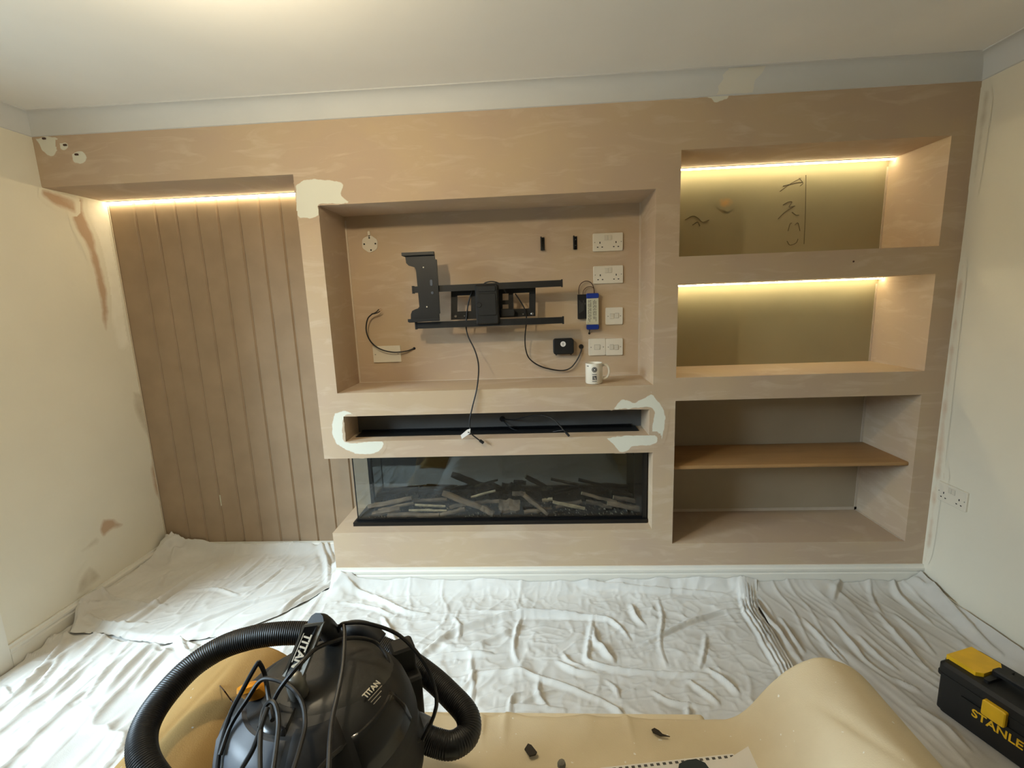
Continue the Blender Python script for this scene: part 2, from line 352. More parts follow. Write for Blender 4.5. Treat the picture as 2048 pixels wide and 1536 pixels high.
# coving: concave profile swept along the three walls
def coving(name, fn):
    prof = [(0, ZCOV-0.006), (0.006, ZCOV-0.004)]+[(0.006+(COVP-0.012)*(1-math.cos(t)), ZCOV+(ZC-ZCOV)*math.sin(t)*0.93) for t in np.linspace(0.0, math.pi/2, 9)]+[(COVP, ZC-0.004), (COVP, ZC), (0, ZC)]
    c = G(); a = [fn(0, d, z) for d, z in prof]; b_ = [fn(1, d, z) for d, z in prof]; n = len(prof)
    c.add(a+b_, [(i, (i+1) % n, n+(i+1) % n, n+i) for i in range(n)]); return struct(name, c, M['coving'], True)
trim1 = coving('trim_1', lambda e, d, z: ((XW+d) if e == 0 else (XR-d), -d, z))
coving('trim_2', lambda e, d, z: (XR-d, -d if e == 0 else YR+d, z))
coving('trim_3', lambda e, d, z: (XW+d, YR+d if e == 0 else -d, z))
# skirting: moulded profile
def skirting(name, fn, h=0.12, t=0.016, m='trim'):
    prof = [(0, 0), (t, 0), (t, h-0.040), (t-0.003, h-0.036), (t-0.003, h-0.030), (t, h-0.026), (t, h-0.016), (t-0.006, h-0.009), (t-0.008, h), (0, h)]
    c = G(); a = [fn(0, d, z) for d, z in prof]; b_ = [fn(1, d, z) for d, z in prof]; n = len(prof)
    c.add(a+b_, [(i, (i+1) % n, n+(i+1) % n, n+i) for i in range(n)]+[tuple(range(n))[::-1], tuple(range(n, 2*n))]); return struct(name, c, M[m])
skirting('baseboard_front', lambda e, d, z: ((-0.0) if e == 0 else XR, -d, z))
skirting('baseboard_left', lambda e, d, z: (XW+d, DY1 if e == 0 else DP-0.014, z), h=0.10)
skirting('baseboard_alcove', lambda e, d, z: (XW if e == 0 else 0, DP-0.014-d, z), h=0.09, t=0.012)
skirting('baseboard_right', lambda e, d, z: (XR-d, 0 if e == 0 else YR, z), h=0.05)
# glazed door in the left wall
g = G(); t = 0.06
g.box(XW-0.12, XW+0.012, DY1-0.05, DY1, 0, DZ); g.box(XW-0.12, XW+0.012, DY0, DY0+0.05, 0, DZ); g.box(XW-0.12, XW+0.012, DY0+0.05, DY1-0.05, DZ-0.05, DZ)
door = struct('door_1', g, M['trim'])
q = G()
for a, b_ in ((DY0+0.05, -1.60), (-1.58, DY1-0.05)):
    q.box(XW-0.09, XW-0.05, a, a+0.08, 0.02, DZ-0.05); q.box(XW-0.09, XW-0.05, b_-0.08, b_, 0.02, DZ-0.05)
    q.box(XW-0.09, XW-0.05, a+0.08, b_-0.08, 0.02, 0.16); q.box(XW-0.09, XW-0.05, a+0.08, b_-0.08, DZ-0.13, DZ-0.05)
part('door_leaf', q, M['trim'], door)
q = G(); q.box(XW-0.072, XW-0.068, DY0+0.1, DY1-0.1, 0.12, DZ-0.1); part('pane', q, M['doorglass'], door)

# ---------------------------------------------------------------- filler patches and stains, each with its own outline
PN = 0
def sstep01(x, a, b):
    t = np.clip((x-a)/(b-a), 0, 1); return t*t*(3-2*t)
def patch(name, pts, m, parent, plane, off, jitter=0.05, seed=0, step=2.0):
    """a thin skim with the given outline; 'w' fades across its feathered edge"""
    S = np.array(smooth([(q[0], q[1], 0) for q in pts+[pts[0]]], 5))[:-1, :2]; n = len(S)
    lo_, hi_ = S.min(0)-9, S.max(0)+9; gx_ = np.arange(lo_[0], hi_[0]+step, step); gy_ = np.arange(lo_[1], hi_[1]+step, step)
    X, Y = np.meshgrid(gx_, gy_, indexing='ij'); ins = np.zeros(X.shape, bool); dm = np.full(X.shape, 1e9)
    for i in range(n):
        (x0, y0), (x1, y1) = S[i], S[(i+1) % n]
        c_ = (y0 > Y) != (y1 > Y); xi = x0+(Y-y0)*(x1-x0)/((y1-y0) if abs(y1-y0) > 1e-9 else 1e-9); ins ^= c_ & (X < xi)
        l2 = (x1-x0)**2+(y1-y0)**2+1e-9; t = np.clip(((X-x0)*(x1-x0)+(Y-y0)*(y1-y0))/l2, 0, 1); dm = np.minimum(dm, np.hypot(X-x0-t*(x1-x0), Y-y0-t*(y1-y0)))
    sd = np.where(ins, dm, -dm); fe = 7.0 if m in ('filler', 'cove_fill') else 12.0; W = np.clip(0.40+sd/fe, 0, 1)*sstep01(sd, -6, -1)
    global PN; PN += 1; off = off+(0.00004*PN)*(-1 if (plane == 'y' or (plane == 'x' and off > 0)) else 1)
    idx = -np.ones(X.shape, int); V = []; Wv = []; F = []
    P = {}
    for i in range(X.shape[0]):
        for j in range(X.shape[1]): P[i, j] = None
    def vid(i, j):
        if idx[i, j] < 0:
            idx[i, j] = len(V); V.append(at(X[i, j], Y[i, j], **{plane: off})); Wv.append(float(W[i, j]))
        return idx[i, j]
    for i in range(X.shape[0]-1):
        for j in range(X.shape[1]-1):
            if max(sd[i, j], sd[i+1, j], sd[i, j+1], sd[i+1, j+1]) < -7: continue
            if plane == 'y' and off < 0 and parent is media:
                p = at(X[i, j]+step/2, Y[i, j]+step/2, y=0); 
                if any(h[0] < p[0] < h[1] and h[2] < p[2] < h[3] for h in holes): continue
            F.append((vid(i, j), vid(i, j+1), vid(i+1, j+1), vid(i+1, j)))
    c = G(); c.add(V, F); return part(name, c, M[m], parent, attr=Wv)
bead = mat('caulk', (206, 190, 168), 0.7, var=0.1, scale=20)
def beadline(parent, x0, x1, y0, y1, z0, z1):
    q = G(); q.box(x0, x1, y0, y1, z0, z1); part('caulk_line', q, bead, parent)
beadline(media, RX0, RX0+0.008, RD-0.003, RD, RZ0, RZ1-0.02); beadline(media, RX1-0.008, RX1, RD-0.003, RD, RZ0, RZ1); beadline(media, RX0, RX1, RD-0.006, RD, RZ0, RZ0+0.003)
beadline(media, NX1-0.012, NX1, ND-0.003, ND, N3[0], 0.593); beadline(media, NX1-0.012, NX1, ND-0.003, ND, 0.613, N3[1]); beadline(media, NX0, NX1, ND-0.003, ND, N3[0], N3[0]+0.016); beadline(media, NX1-0.006, NX1, 0.02, ND, N3[0], N3[0]+0.002)
beadline(media, NX1-0.008, NX1, ND-0.003, ND, N1[0], N1[1]-0.03); beadline(media, NX1-0.008, NX1, ND-0.003, ND, N2[0], N2[1]-0.03)
beadline(wall_l, XW, XW+0.005, DP-0.018, DP-0.012, 0.0, ZSOF-0.02)
fy = -0.0006
patch('filler_patch', [(592, 372), (612, 360), (650, 360), (684, 366), (682, 390), (695, 406), (638, 409), (640, 430), (612, 436), (594, 428)], 'filler', media, 'y', fy)
patch('filler_patch', [(670, 826), (690, 822), (705, 829), (688, 833), (690, 884), (760, 882), (758, 902), (720, 908), (690, 898), (668, 880), (664, 850)], 'filler', media, 'y', fy, jitter=0.03, seed=2)
patch('filler_patch', [(1228, 818), (1245, 798), (1270, 806), (1300, 790), (1312, 800), (1326, 815), (1330, 845), (1322, 880), (1305, 890), (1304, 860), (1306, 818), (1260, 817)], 'filler', media, 'y', fy, jitter=0.03, seed=3)
patch('filler_patch', [(1212, 876), (1250, 872), (1310, 871), (1308, 888), (1270, 892), (1255, 900), (1240, 904), (1228, 890)], 'filler', media, 'y', fy, seed=4)
patch('filler_patch', [(72, 278), (95, 273), (118, 277), (117, 292), (106, 312), (86, 302)], 'filler', media, 'y', fy, seed=5)
patch('filler_patch', [(142, 308), (160, 302), (172, 312), (166, 326), (148, 324)], 'filler', media, 'y', fy, seed=6)
patch('filler_patch', [(118, 286), (132, 285), (136, 296), (124, 300)], 'filler', media, 'y', fy, seed=7)
q = G()
for u, v in ((88, 277), (130, 290), (153, 309)):
    c = at(u, v, y=-0.003); q.rbox(c[0]-0.008, c[0]+0.008, -0.005, -0.0015, c[2]-0.004, c[2]+0.004, 0.003)
part('filler_gouge', q, M['stain2' if 0 else 'brown'], media)
xl = XW+0.0008
patch('plaster_stain', [(140, 395), (165, 398), (168, 430), (190, 480), (205, 540), (215, 600), (214, 660), (205, 640), (196, 570), (176, 500), (150, 450)], 'stain', wall_l, 'x', xl, seed=8)
patch('plaster_stain', [(226, 420), (240, 470), (262, 600), (275, 680), (262, 672), (246, 560), (228, 470)], 'stain', wall_l, 'x', xl, seed=9)
patch('pale_skim', [(170, 400), (222, 408), (246, 520), (262, 660), (240, 700), (222, 640), (205, 520), (185, 450)], 'pale', wall_l, 'x', xl-0.0004, seed=10)
patch('plaster_stain', [(300, 886), (312, 880), (322, 940), (330, 990), (316, 998), (304, 950)], 'stain', wall_l, 'x', xl, seed=11)
patch('plaster_stain', [(205, 1035), (230, 1040), (248, 1050), (222, 1062), (206, 1072), (200, 1050)], 'stain', wall_l, 'x', xl, seed=12)
patch('damp_stain', [(160, 1160), (178, 1130), (200, 1150), (190, 1166), (168, 1186), (150, 1190)], 'stain2', wall_l, 'x', xl, seed=13)
patch('damp_stain', [(158, 1100), (190, 1075), (196, 1085), (165, 1106)], 'stain2', wall_l, 'x', xl, seed=14)
patch('damp_stain', [(262, 780), (288, 790), (300, 850), (306, 880), (290, 870), (270, 820)], 'stain2', wall_l, 'x', xl, seed=15)
patch('damp_stain', [(85, 380), (130, 390), (150, 400), (150, 425), (110, 410), (86, 392)], 'stain', wall_l, 'x', xl, seed=16)
xr = XR-0.0008
patch('plaster_stain', [(1866, 950), (1878, 935), (1890, 940), (1890, 960), (1876, 968), (1866, 1000), (1860, 980)], 'stain', wall_r, 'x', xr, seed=17)
patch('pink_skim', [(1905, 660), (1918, 560), (1926, 540), (1908, 700), (1888, 880), (1862, 1080), (1850, 1120), (1858, 1060), (1880, 860)], 'pinkskim', wall_r, 'x', xr, seed=18, jitter=0.02)
patch('damp_stain', [(1968, 180), (1978, 190), (1966, 280), (1950, 380), (1944, 370), (1956, 270)], 'stain2', wall_r, 'x', xr, seed=19)
cprof = [(0.006+(COVP-0.012)*(1-math.cos(t)), ZCOV+(ZC-ZCOV)*math.sin(t)*0.93) for t in np.linspace(0.0, math.pi/2, 9)]
V = []; Wv = []; F = []; nxr = 30
for i, (d, z) in enumerate(cprof):
    xa, xb = 1.79+0.010*i*0.3+0.006*math.sin(i*2.1), 1.935+0.0045*i+0.006*math.sin(i*1.3+1)
    for k in range(nxr+1): V.append((xa+(xb-xa)*k/nxr, -d-0.0008, z-0.0006)); Wv.append(min(1.0, 0.35+min(k, nxr-k)/4))
for i in range(len(cprof)-1):
    for k in range(nxr): F.append((i*(nxr+1)+k, i*(nxr+1)+k+1, (i+1)*(nxr+1)+k+1, (i+1)*(nxr+1)+k))
q = G(); q.add(V, F); part('coving_repair', q, M['cove_fill'], trim1, True, attr=Wv)
patch('filler_patch', [(1402, 190), (1450, 186), (1455, 196), (1432, 204), (1424, 198)], 'filler', media, 'y', fy, seed=21)
patch('filler_patch', [(1440, 398), (1456, 396), (1464, 404), (1456, 414), (1442, 410)], 'backskim', media, 'y', ND-0.001, seed=22)
# pencil scribbles on the back of the upper niche
def strokes(name, lines, parent, y, r=0.0013, m='pencil'):
    q = G()
    for ln in lines: q.tube([at(u, v, y=y) for u, v in ln], r, 5, 4)
    return part(name, q, M[m], parent)
strokes('pencil_marks', [[(1560, 383), (1580, 368), (1602, 356)], [(1566, 372), (1590, 366), (1606, 364)], [(1598, 356), (1606, 366), (1600, 372)],
    [(1556, 438), (1570, 424), (1586, 414)], [(1566, 410), (1576, 404), (1584, 404), (1578, 414), (1590, 412)], [(1584, 424), (1592, 430), (1598, 430)],
    [(1576, 462), (1580, 448), (1584, 446)], [(1590, 450), (1596, 446), (1600, 462)], [(1574, 482), (1580, 490), (1592, 486), (1596, 478)], [(1612, 350), (1611, 420), (1608, 488)],
    [(1370, 440), (1385, 432), (1396, 436), (1405, 444), (1418, 440)], [(1385, 450), (1395, 444), (1400, 452)]], media, ND-0.0008)
q = G(); c = at(1707, 523, y=0); q.lathe([(0.0, -0.001), (0.004, -0.001), (0.004, 0.0005)], (0, 0, 0), 12, T=lambda p: (c[0]+p[0], -0.0005+p[2]*0.5, c[2]+p[1])); part('nail_hole', q, M['brown'], media)

# ---------------------------------------------------------------- grooved panelling in the alcove, board by board
pan = thing('wall_panelling', 'brown MDF tongue-and-groove panelling filling the tall alcove beside the left wall', 'panelling', (-0.55, DP, 0))
gx = [XW, -1.017, -0.908, -0.800, -0.689, -0.578, -0.466, -0.355, -0.245, -0.131, -0.020, 0.017]
for i in range(len(gx)-1):
    a, b_ = gx[i], gx[i+1]; ge = 0.0012; y0, y1 = DP-0.012, DP-0.001; ztop = ZSOF-0.002
    q = G(); q.add([(x, y, z) for z in (0.0, ztop) for x, y in ((a+0.0002, y1), (a+0.0002, y0+0.007), (a+ge, y0+0.007) if i else (a+0.0004, y0+0.004), (a+0.0078, y0), (b_-0.0078, y0), (b_-ge, y0+0.007), (b_-0.0002, y0+0.007), (b_-0.0002, y1))],
        [tuple(range(8))[::-1], tuple(range(8, 16))]+[(k, (k+1) % 8, 8+(k+1) % 8, 8+k) for k in range(8)])
    part('board', q, M['mdf'], pan)
q = G(); c0 = at(441, 1000, y=DP-0.013); q.rbox(c0[0]-0.003, c0[0]+0.003, DP-0.0135, DP-0.006, c0[2]-0.035, c0[2]+0.03, 0.002); part('glue_run', q, M['label'], pan)

# ---------------------------------------------------------------- LED strips (profile with glowing diffuser)
def led(name, label, x0, x1, y, z):
    t = thing(name, label, 'LED strip', ((x0+x1)/2, y, z), 'warm LED strips')
    q = G(); q.box(x0, x1, y-0.016, y-0.001, z-0.003, z-0.0005); part('channel', q, M['steel'], t)
    q = G(); q.rbox(x0+0.001, x1-0.001, y-0.013, y-0.003, z-0.009, z-0.003, 0.0025, axis='x'); part('diffuser', q, M['led'], t)
led('led_strip', 'glowing warm LED strip along the top of the grooved panelling alcove', XW+0.003, -0.003, DP-0.012, ZSOF)
led('led_strip', 'glowing warm LED strip at the back of the top shelf niche', NX0+0.003, NX1-0.003, ND-0.030, N1[1])
led('led_strip', 'glowing warm LED strip at the back of the second shelf niche', NX0+0.003, NX1-0.003, ND-0.030, N2[1])

# ---------------------------------------------------------------- loose shelf in the bottom niche
q = G(); q.rbox(NX0+0.002, NX1-0.002, 0.028, ND-0.002, 0.594, 0.612, 0.006, axis='x'); q_ = q
solo('shelf', q, M['mdfshelf'], (2.2, 0.2, 0.594), 'brown MDF board shelf with rounded front edge across the large bottom niche', 'shelf', sm=True)

# ---------------------------------------------------------------- ceiling pendant (just above the frame)
LX, LY, LZ = 0.30, -1.14, 2.09
t = thing('pendant_lamp', 'bare warm bulb on a short white pendant above the picture', 'lamp', (LX, LY, ZC))
q = G(); q.lathe([(0.0, 0.0), (0.045, 0.0), (0.045, -0.008), (0.03, -0.02), (0.008, -0.026), (0.0, -0.026)][::-1], (LX, LY, ZC), 24); part('ceiling_rose', q, M['white'], t, True)
q = G(); q.cyl((LX, LY, ZC-0.026), (LX, LY, LZ+0.085), 0.006, 8); part('flex', q, M['white'], t)
q = G(); q.lathe([(0.0, 0.09), (0.012, 0.09), (0.016, 0.07), (0.016, 0.038), (0.0, 0.038)][::-1], (LX, LY, LZ), 20); part('bulb_holder', q, M['white'], t, True)
q = G(); q.lathe([(0.001, -0.034), (0.016, -0.030), (0.028, -0.018), (0.032, 0.0), (0.028, 0.016), (0.018, 0.030), (0.012, 0.040), (0.001, 0.040)], (LX, LY, LZ), 24); part('bulb', q, M['bulb'], t, True)

# ---------------------------------------------------------------- things in the television recess
def double_socket(label, u, v, plane='y', off=RD, switches=True, group='double sockets'):
    c = at(u, v, **{plane: off})
    t = thing('double_socket', label, 'socket', tuple(c), group)
    if plane == 'y': T = lambda p: (c[0]+p[0], c[1]-p[1], c[2]+p[2])
    else: T = lambda p: (c[0]-p[1], c[1]-p[0], c[2]+p[2])
    q = G(); q.rbox(-0.073, 0.073, -0.009, 0.0, -0.043, 0.043, 0.005, ch=0.002, T=lambda p: T((p[0], -p[1], p[2]))); part('plate', q, M['white'], t)
    for s in (-1, 1):
        q = G(); q.rbox(s*0.009-0.0085, s*0.009+0.0085, -0.0115, -0.008, 0.008, 0.032, 0.0015, ch=0.001, T=lambda p: T((p[0], -p[1], p[2]))); part('rocker_switch', q, M['offwhite'], t)
        q = G()
        for dx, dz, wx, wz in ((0, -0.002, 0.0022, 0.0045), (-0.011, -0.023, 0.0036, 0.0022), (0.011, -0.023, 0.0036, 0.0022)):
            cx = s*0.039+dx; q.box(cx-wx, cx+wx, 0.0085, 0.0094, dz-wz, dz+wz, T=T)
        part('pin_holes', q, M['dark'], t)
        q = G(); q.lathe([(0.0, 0), (0.0025, 0), (0.0025, 0.0012), (0.0, 0.0012)], (0, 0, 0), 10, T=lambda p: T((s*0.064+p[0], 0.0088+p[2], p[1]))); part('screw_cap', q, M['line'], t)
    return t
double_socket('white double socket highest on the right of the recess, beside two black clips', 1215.4, 484.4)
double_socket('white double socket above the LED driver, second one down in the recess', 1216, 549.3)
double_socket('white double socket low on the cream right-hand wall beside the corner', 1907, 992, 'x', XR)

def single_plate(label, u, v, lines, w_=0.086):
    c = at(u, v, y=RD); t = thing('switch_plate', label, 'wall plate', tuple(c), 'single wall plates')
    q = G(); q.rbox(c[0]-w_/2, c[0]+w_/2, c[1]-0.008, c[1], c[2]-0.043, c[2]+0.043, 0.006, ch=0.002); part('plate', q, M['white'], t)
    for (x0, x1, z0, z1) in lines:
        q = G(); q.rbox(c[0]+x0, c[0]+x1, c[1]-0.0105, c[1]-0.0075, c[2]+z0, c[2]+z1, 0.002, ch=0.0008); part('outlet_cover', q, M['offwhite'], t)
        q = G()
        for a, b_, e, f_ in ((x0-0.001, x1+0.001, z0-0.001, z0-0.0002), (x0-0.001, x1+0.001, z1+0.0002, z1+0.001), (x0-0.001, x0-0.0002, z0, z1), (x1+0.0002, x1+0.001, z0, z1)):
            q.box(c[0]+a, c[0]+b_, c[1]-0.0084, c[1]-0.0078, c[2]+e, c[2]+f_)
        part('outlet_rim', q, M['line'], t)
    for s in (-1, 1):
        q = G(); q.lathe([(0.0, 0), (0.0028, 0), (0.0028, 0.001), (0.0, 0.001)], (0, 0, 0), 10, T=lambda p: (c[0]+s*0.031+p[0], c[1]-0.0078-p[2], c[2]+p[1])); part('screw', q, M['line'], t)
single_plate('square white wall plate right of the LED driver, standing alone', 1228, 632, [(-0.020, -0.002, -0.012, 0.012), (0.004, 0.022, -0.010, 0.014)])
single_plate('left one of two joined square white wall plates above the mug', 1194, 694, [(-0.014, 0.014, -0.012, 0.012)])
single_plate('right one of two joined square white wall plates above the mug', 1228.3, 693.6, [(-0.022, -0.004, -0.012, 0.012), (0.002, 0.020, -0.014, 0.010)])
c = at(774.5, 708, y=RD); t = thing('blanking_plate', 'wide plain white blanking plate low on the left of the recess', 'wall plate', tuple(c))
q = G(); q.rbox(c[0]-0.073, c[0]+0.073, c[1]-0.008, c[1], c[2]-0.043, c[2]+0.043, 0.003, ch=0.0015); part('plate', q, M['white'], t)
for s in (-1, 1):
    q = G(); q.lathe([(0.0, 0), (0.003, 0), (0.003, 0.001), (0.0, 0.001)], (0, 0, 0), 10, T=lambda p: (c[0]+s*0.060+p[0], c[1]-0.008-p[2], c[2]+p[1])); part('screw', q, M['line'], t)
# round junction plate with a keyhole tab and four holes
c = at(740, 488, y=RD); t = thing('round_plate', 'round white plate with four dark holes at upper left of the recess', 'wall plate', tuple(c))
o_ = []
for k in range(48):
    th = 2*math.pi*k/48; rr = 0.040*(1-0.035*math.cos(6*th+0.6)); o_.append((rr*math.cos(th), rr*math.sin(th)))
q = G(); q.prism(o_, lambda p: (c[0]+p[0], c[1]-0.004, c[2]+p[1]), lambda p: (c[0]+p[0], c[1], c[2]+p[1]))
q.rbox(c[0]-0.0065, c[0]+0.0055, c[1]-0.004, c[1], c[2]+0.036, c[2]+0.062, 0.005); part('plate', q, M['offwhite'], t)
for dx, dz in ((0.000, 0.029), (-0.028, 0.0), (0.029, 0.0), (0.004, -0.030)):
    q = G(); q.lathe([(0.0, 0), (0.0042, 0), (0.0042, 0.001), (0.0, 0.001)], (0, 0, 0), 12, T=lambda p: (c[0]+dx+p[0], c[1]-0.0042-p[2], c[2]+dz+p[1])); part('hole', q, M['dark'], t)
# small black clips
for (u, v, lab, sc) in ((1085.5, 488, 'left one of two small black clips high in the recess', 0), (1150.5, 486, 'right one of two small black clips, showing two bright screws', 1)):
    c = at(u, v, y=RD); t = thing('mounting_clip', lab, 'bracket', tuple(c), 'small black clips')
    q = G(); q.box(c[0]-0.011, c[0]+0.009, c[1]-0.003, c[1], c[2]-0.031, c[2]+0.031); part('back_plate', q, M['black'], t)
    q = G(); q.box(c[0]-0.011, c[0]-0.005, c[1]-0.022, c[1]-0.003, c[2]-0.031, c[2]+0.033); q.box(c[0]-0.005, c[0]+0.006, c[1]-0.022, c[1]-0.019, c[2]-0.031, c[2]-0.02) if not sc else None; part('flange', q, M['black'], t)
    if sc:
        for dz in (-0.012, 0.016):
            q = G(); q.lathe([(0.0, 0), (0.003, 0), (0.002, 0.002), (0.0, 0.002)], (0, 0, 0), 10, T=lambda p: (c[0]+0.001+p[0], c[1]-0.003-p[2], c[2]+dz+p[1])); part('screw', q, M['zinc'], t)

# television wall bracket
Cp = lambda x, y: (790+x/5.851, 480+y/5.851)
A = lambda x, y, Y: at(*Cp(x, y), y=Y)
tv = thing('tv_bracket', 'black steel television wall bracket with two rails and an upright arm', 'tv bracket', tuple(at(962, 610, y=RD)))
YF = 0.150
for (a, b_, h) in (((208, 583), (1955, 505), 0.030), ((243, 1003), (1970, 938), 0.030)):
    p0, p1 = A(*a, YF), A(*b_, YF); q = G(); dz = p1[2]-p0[2]
    def T(p, p0=p0, p1=p1, dz=dz): return (p[0], p[1], p[2]+p0[2]+dz*(p[0]-p0[0])/(p1[0]-p0[0]))
    q.box(p0[0], p1[0], YF-0.002, YF+0.001, -h/2, h/2, T=T); q.box(p0[0], p1[0], YF+0.001, YF+0.022, h/2-0.003, h/2, T=T); q.box(p0[0], p1[0], YF+0.001, YF+0.022, -h/2, -h/2+0.003, T=T)
    rail = part('rail', q, M['black'], tv)
    for x0, x1 in ((p0[0]-0.003, p0[0]+0.004), (p1[0]-0.004, p1[0]+0.003)):
        q = G(); q.box(x0, x1, YF-0.004, YF+0.024, -h/2-0.003, h/2+0.003, T=T); part('end_cap', q, M['blackp'], rail)
arm = [(85, 155), (455, 135), (465, 222), (485, 228), (525, 860), (515, 865), (520, 945), (165, 968), (160, 930), (185, 925), (185, 870), (200, 830), (235, 812), (270, 800), (285, 780), (245, 350), (230, 320), (160, 300), (130, 270), (120, 200), (88, 190)]
YA = 0.135
q = G(); q.prism(arm, lambda p: tuple(A(p[0], p[1], YA)), lambda p: tuple(A(p[0], p[1], YA)+np.array((0, 0.012, 0)))); ua = part('upright_arm', q, M['black'], tv)
for a, b_ in (((85, 172), (458, 152)), ((160, 948), (520, 926))):
    p0, p1 = A(*a, YA), A(*b_, YA); q = G(); q.box(p0[0], p1[0], YA-0.014, YA, (p0[2]+p1[2])/2-0.007, (p0[2]+p1[2])/2+0.007); part('hook_lip', q, M['black'], ua)
for x, y, r in ((332, 320, 0.0032), (373, 782, 0.0032)):
    p0 = A(x, y, YA); q = G(); q.lathe([(0, 0), (r, 0), (r, 0.001), (0, 0.001)], (0, 0, 0), 12, T=lambda p: (p0[0]+p[0], YA-p[2], p0[2]+p[1])); part('bolt', q, M['white'], ua)
for x, y, hz in ((425, 500, 0.014), (437, 618, 0.006)):
    p0 = A(x, y, YA); q = G(); q.rbox(p0[0]-0.006, p0[0]+0.006, YA-0.003, YA, p0[2]-hz, p0[2]+hz, 0.005); part('bolt', q, M['greyp'], ua)
# plate with openings, standing off the wall
YPL = 0.205
xsb = [655, 730, 890, 960, 1200, 1258, 1328, 1385, 1570, 1645]; zsb = [0.0, 0.17, 0.40, 0.55, 0.72, 1.0]
def PB(x, f, Y): return A(x, (600-(x-655)*0.0455)+f*335, Y)
hl = {(1, 1), (1, 2), (1, 3), (7, 1), (7, 2), (7, 3), (5, 1), (5, 3)}
q = G()
for i in range(len(xsb)-1):
    for j in range(len(zsb)-1):
        if (i, j) in hl: continue
        c4 = [PB(xsb[i], zsb[j], YPL), PB(xsb[i+1], zsb[j], YPL), PB(xsb[i+1], zsb[j+1], YPL), PB(xsb[i], zsb[j+1], YPL)]
        q.prism([0, 1, 2, 3], lambda k: tuple(c4[k]), lambda k: tuple(c4[k]+np.array((0, 0.006, 0))))
part('mounting_plate', q, M['black'], tv)
p0, p1 = A(700, 600, YPL), A(1200, 900, YPL)
q = G(); q.box(A(760, 0, .28)[0], A(1560, 0, .28)[0], RD-0.006, RD, A(1000, 860, .28)[2], A(1000, 640, .28)[2]+0.0) if 0 else None
wx0, wx1 = A(950, 700, .28)[0], A(1235, 700, .28)[0]; wz0, wz1 = A(1100, 900, .28)[2], A(1100, 620, .28)[2]
q.box(wx0, wx1, RD-0.005, RD, wz0, wz1); q.box(wx0+0.03, wx1-0.06, YPL+0.006, RD-0.005, wz0+0.015, wz1-0.015); part('pivot_arm', q, M['black'], tv)
h0, h1 = A(955, 990, 0.132), A(1200, 515, 0.132)
q = G(); q.rbox(h0[0], h1[0], 0.132, YPL, h0[2], h1[2], 0.008, ch=0.006); ho = part('cover_housing', q, M['blackp'], tv)
for f0, f1 in ((0.82, 0.97), (0.22, 0.78)):
    q = G(); q.rbox(h0[0]+0.012, h1[0]-0.010, 0.1285, 0.133, h0[2]+(h1[2]-h0[2])*f0, h0[2]+(h1[2]-h0[2])*f1, 0.008, ch=0.0025); part('cover_panel', q, M['blackp'], ho)
q = G(); p0 = A(985, 760, 0.13); q.lathe([(0, 0), (0.013, 0), (0.013, 0.016), (0.010, 0.02), (0, 0.02)], (0, 0, 0), 20, T=lambda p: (p0[0]+p[0], 0.145-p[2], p0[2]+p[1])); part('cable_hook', q, M['blackp'], ho, True)
for x, y in ((710, 893), (815, 890), (1605, 862), (1500, 868), (1390, 872)):
    p0 = A(x, y, YPL-0.001); big = x in (710, 1605); r = 0.0085 if big else 0.0045
    q = G(); q.lathe([(0, 0), (r, 0), (r*0.8, 0.004), (r*0.4, 0.006), (0, 0.006)], (0, 0, 0), 14, T=lambda p: (p0[0]+p[0], YPL-p[2], p0[2]+p[1]*0.7)); part('bolt', q, M['zinc'] if x != 1390 else M['greyp'], tv)
q = G(); p0, p1 = A(1230, 900, 0.19), A(1400, 800, 0.19); q.rbox(p0[0], p1[0], 0.172, 0.2, p0[2], p1[2], 0.01, ch=0.004); part('cable_clamp', q, M['blackp'], tv)
q = G(); q.tube([A(1020, 540, .16), A(1060, 500, .155), A(1140, 487, .15), (A(1220, 510, .155)), A(1262, 560, .17), A(1300, 620, 0.185)], 0.0033, 8, 6); part('cable', q, M['rubber'], tv)

C2 = lambda x, y, Y: at(600+x/2.6486, 340+y/2.6486, y=Y)
def cable(name, label, path, r=0.0033, m='rubber', group='loose black cables'):
    q = G(); q.tube(path, r, 8, 7); lo_ = path[0]
    t = thing(name, label, 'cable', tuple(lo_), group); part('cable_sheath', q, M[m], t, True); return t
t = cable('hanging_cable', 'black cable hanging from the bracket over the slot, with a white tag', [C2(912, 640, .20), C2(893, 700, .20), C2(883, 770, .20), C2(880, 830, .19), C2(890, 880, .17), C2(928, 960, .12), C2(946, 1040, .06), C2(938, 1150, -.004), C2(912, 1260, -.016), C2(899, 1330, -.02), C2(905, 1390, -.022), C2(935, 1420, -.02), C2(958, 1436, -.018)])
q = G(); q.tube([C2(952, 1432, -.018), C2(972, 1446, -.017)], 0.007, 8, 1); part('plug', q, M['blackp'], t)
tg = [C2(851, 1405, -.028), C2(857, 1425, -.028), C2(901, 1395, -.026), C2(903, 1370, -.026), C2(885, 1376, -.027)]
q = G(); q.prism(list(range(5)), lambda k: tuple(tg[k]), lambda k: tuple(tg[k]+np.array((0, 0.0012, 0)))); tgp = part('tag', q, M['paper'], t)
q = G(); c0 = C2(893, 1390, -.0275); q.box(c0[0]-0.004, c0[0]+0.004, c0[1]-.0008, c0[1], c0[2]-0.002, c0[2]+0.003); part('tag_print', q, M['print'], tgp)
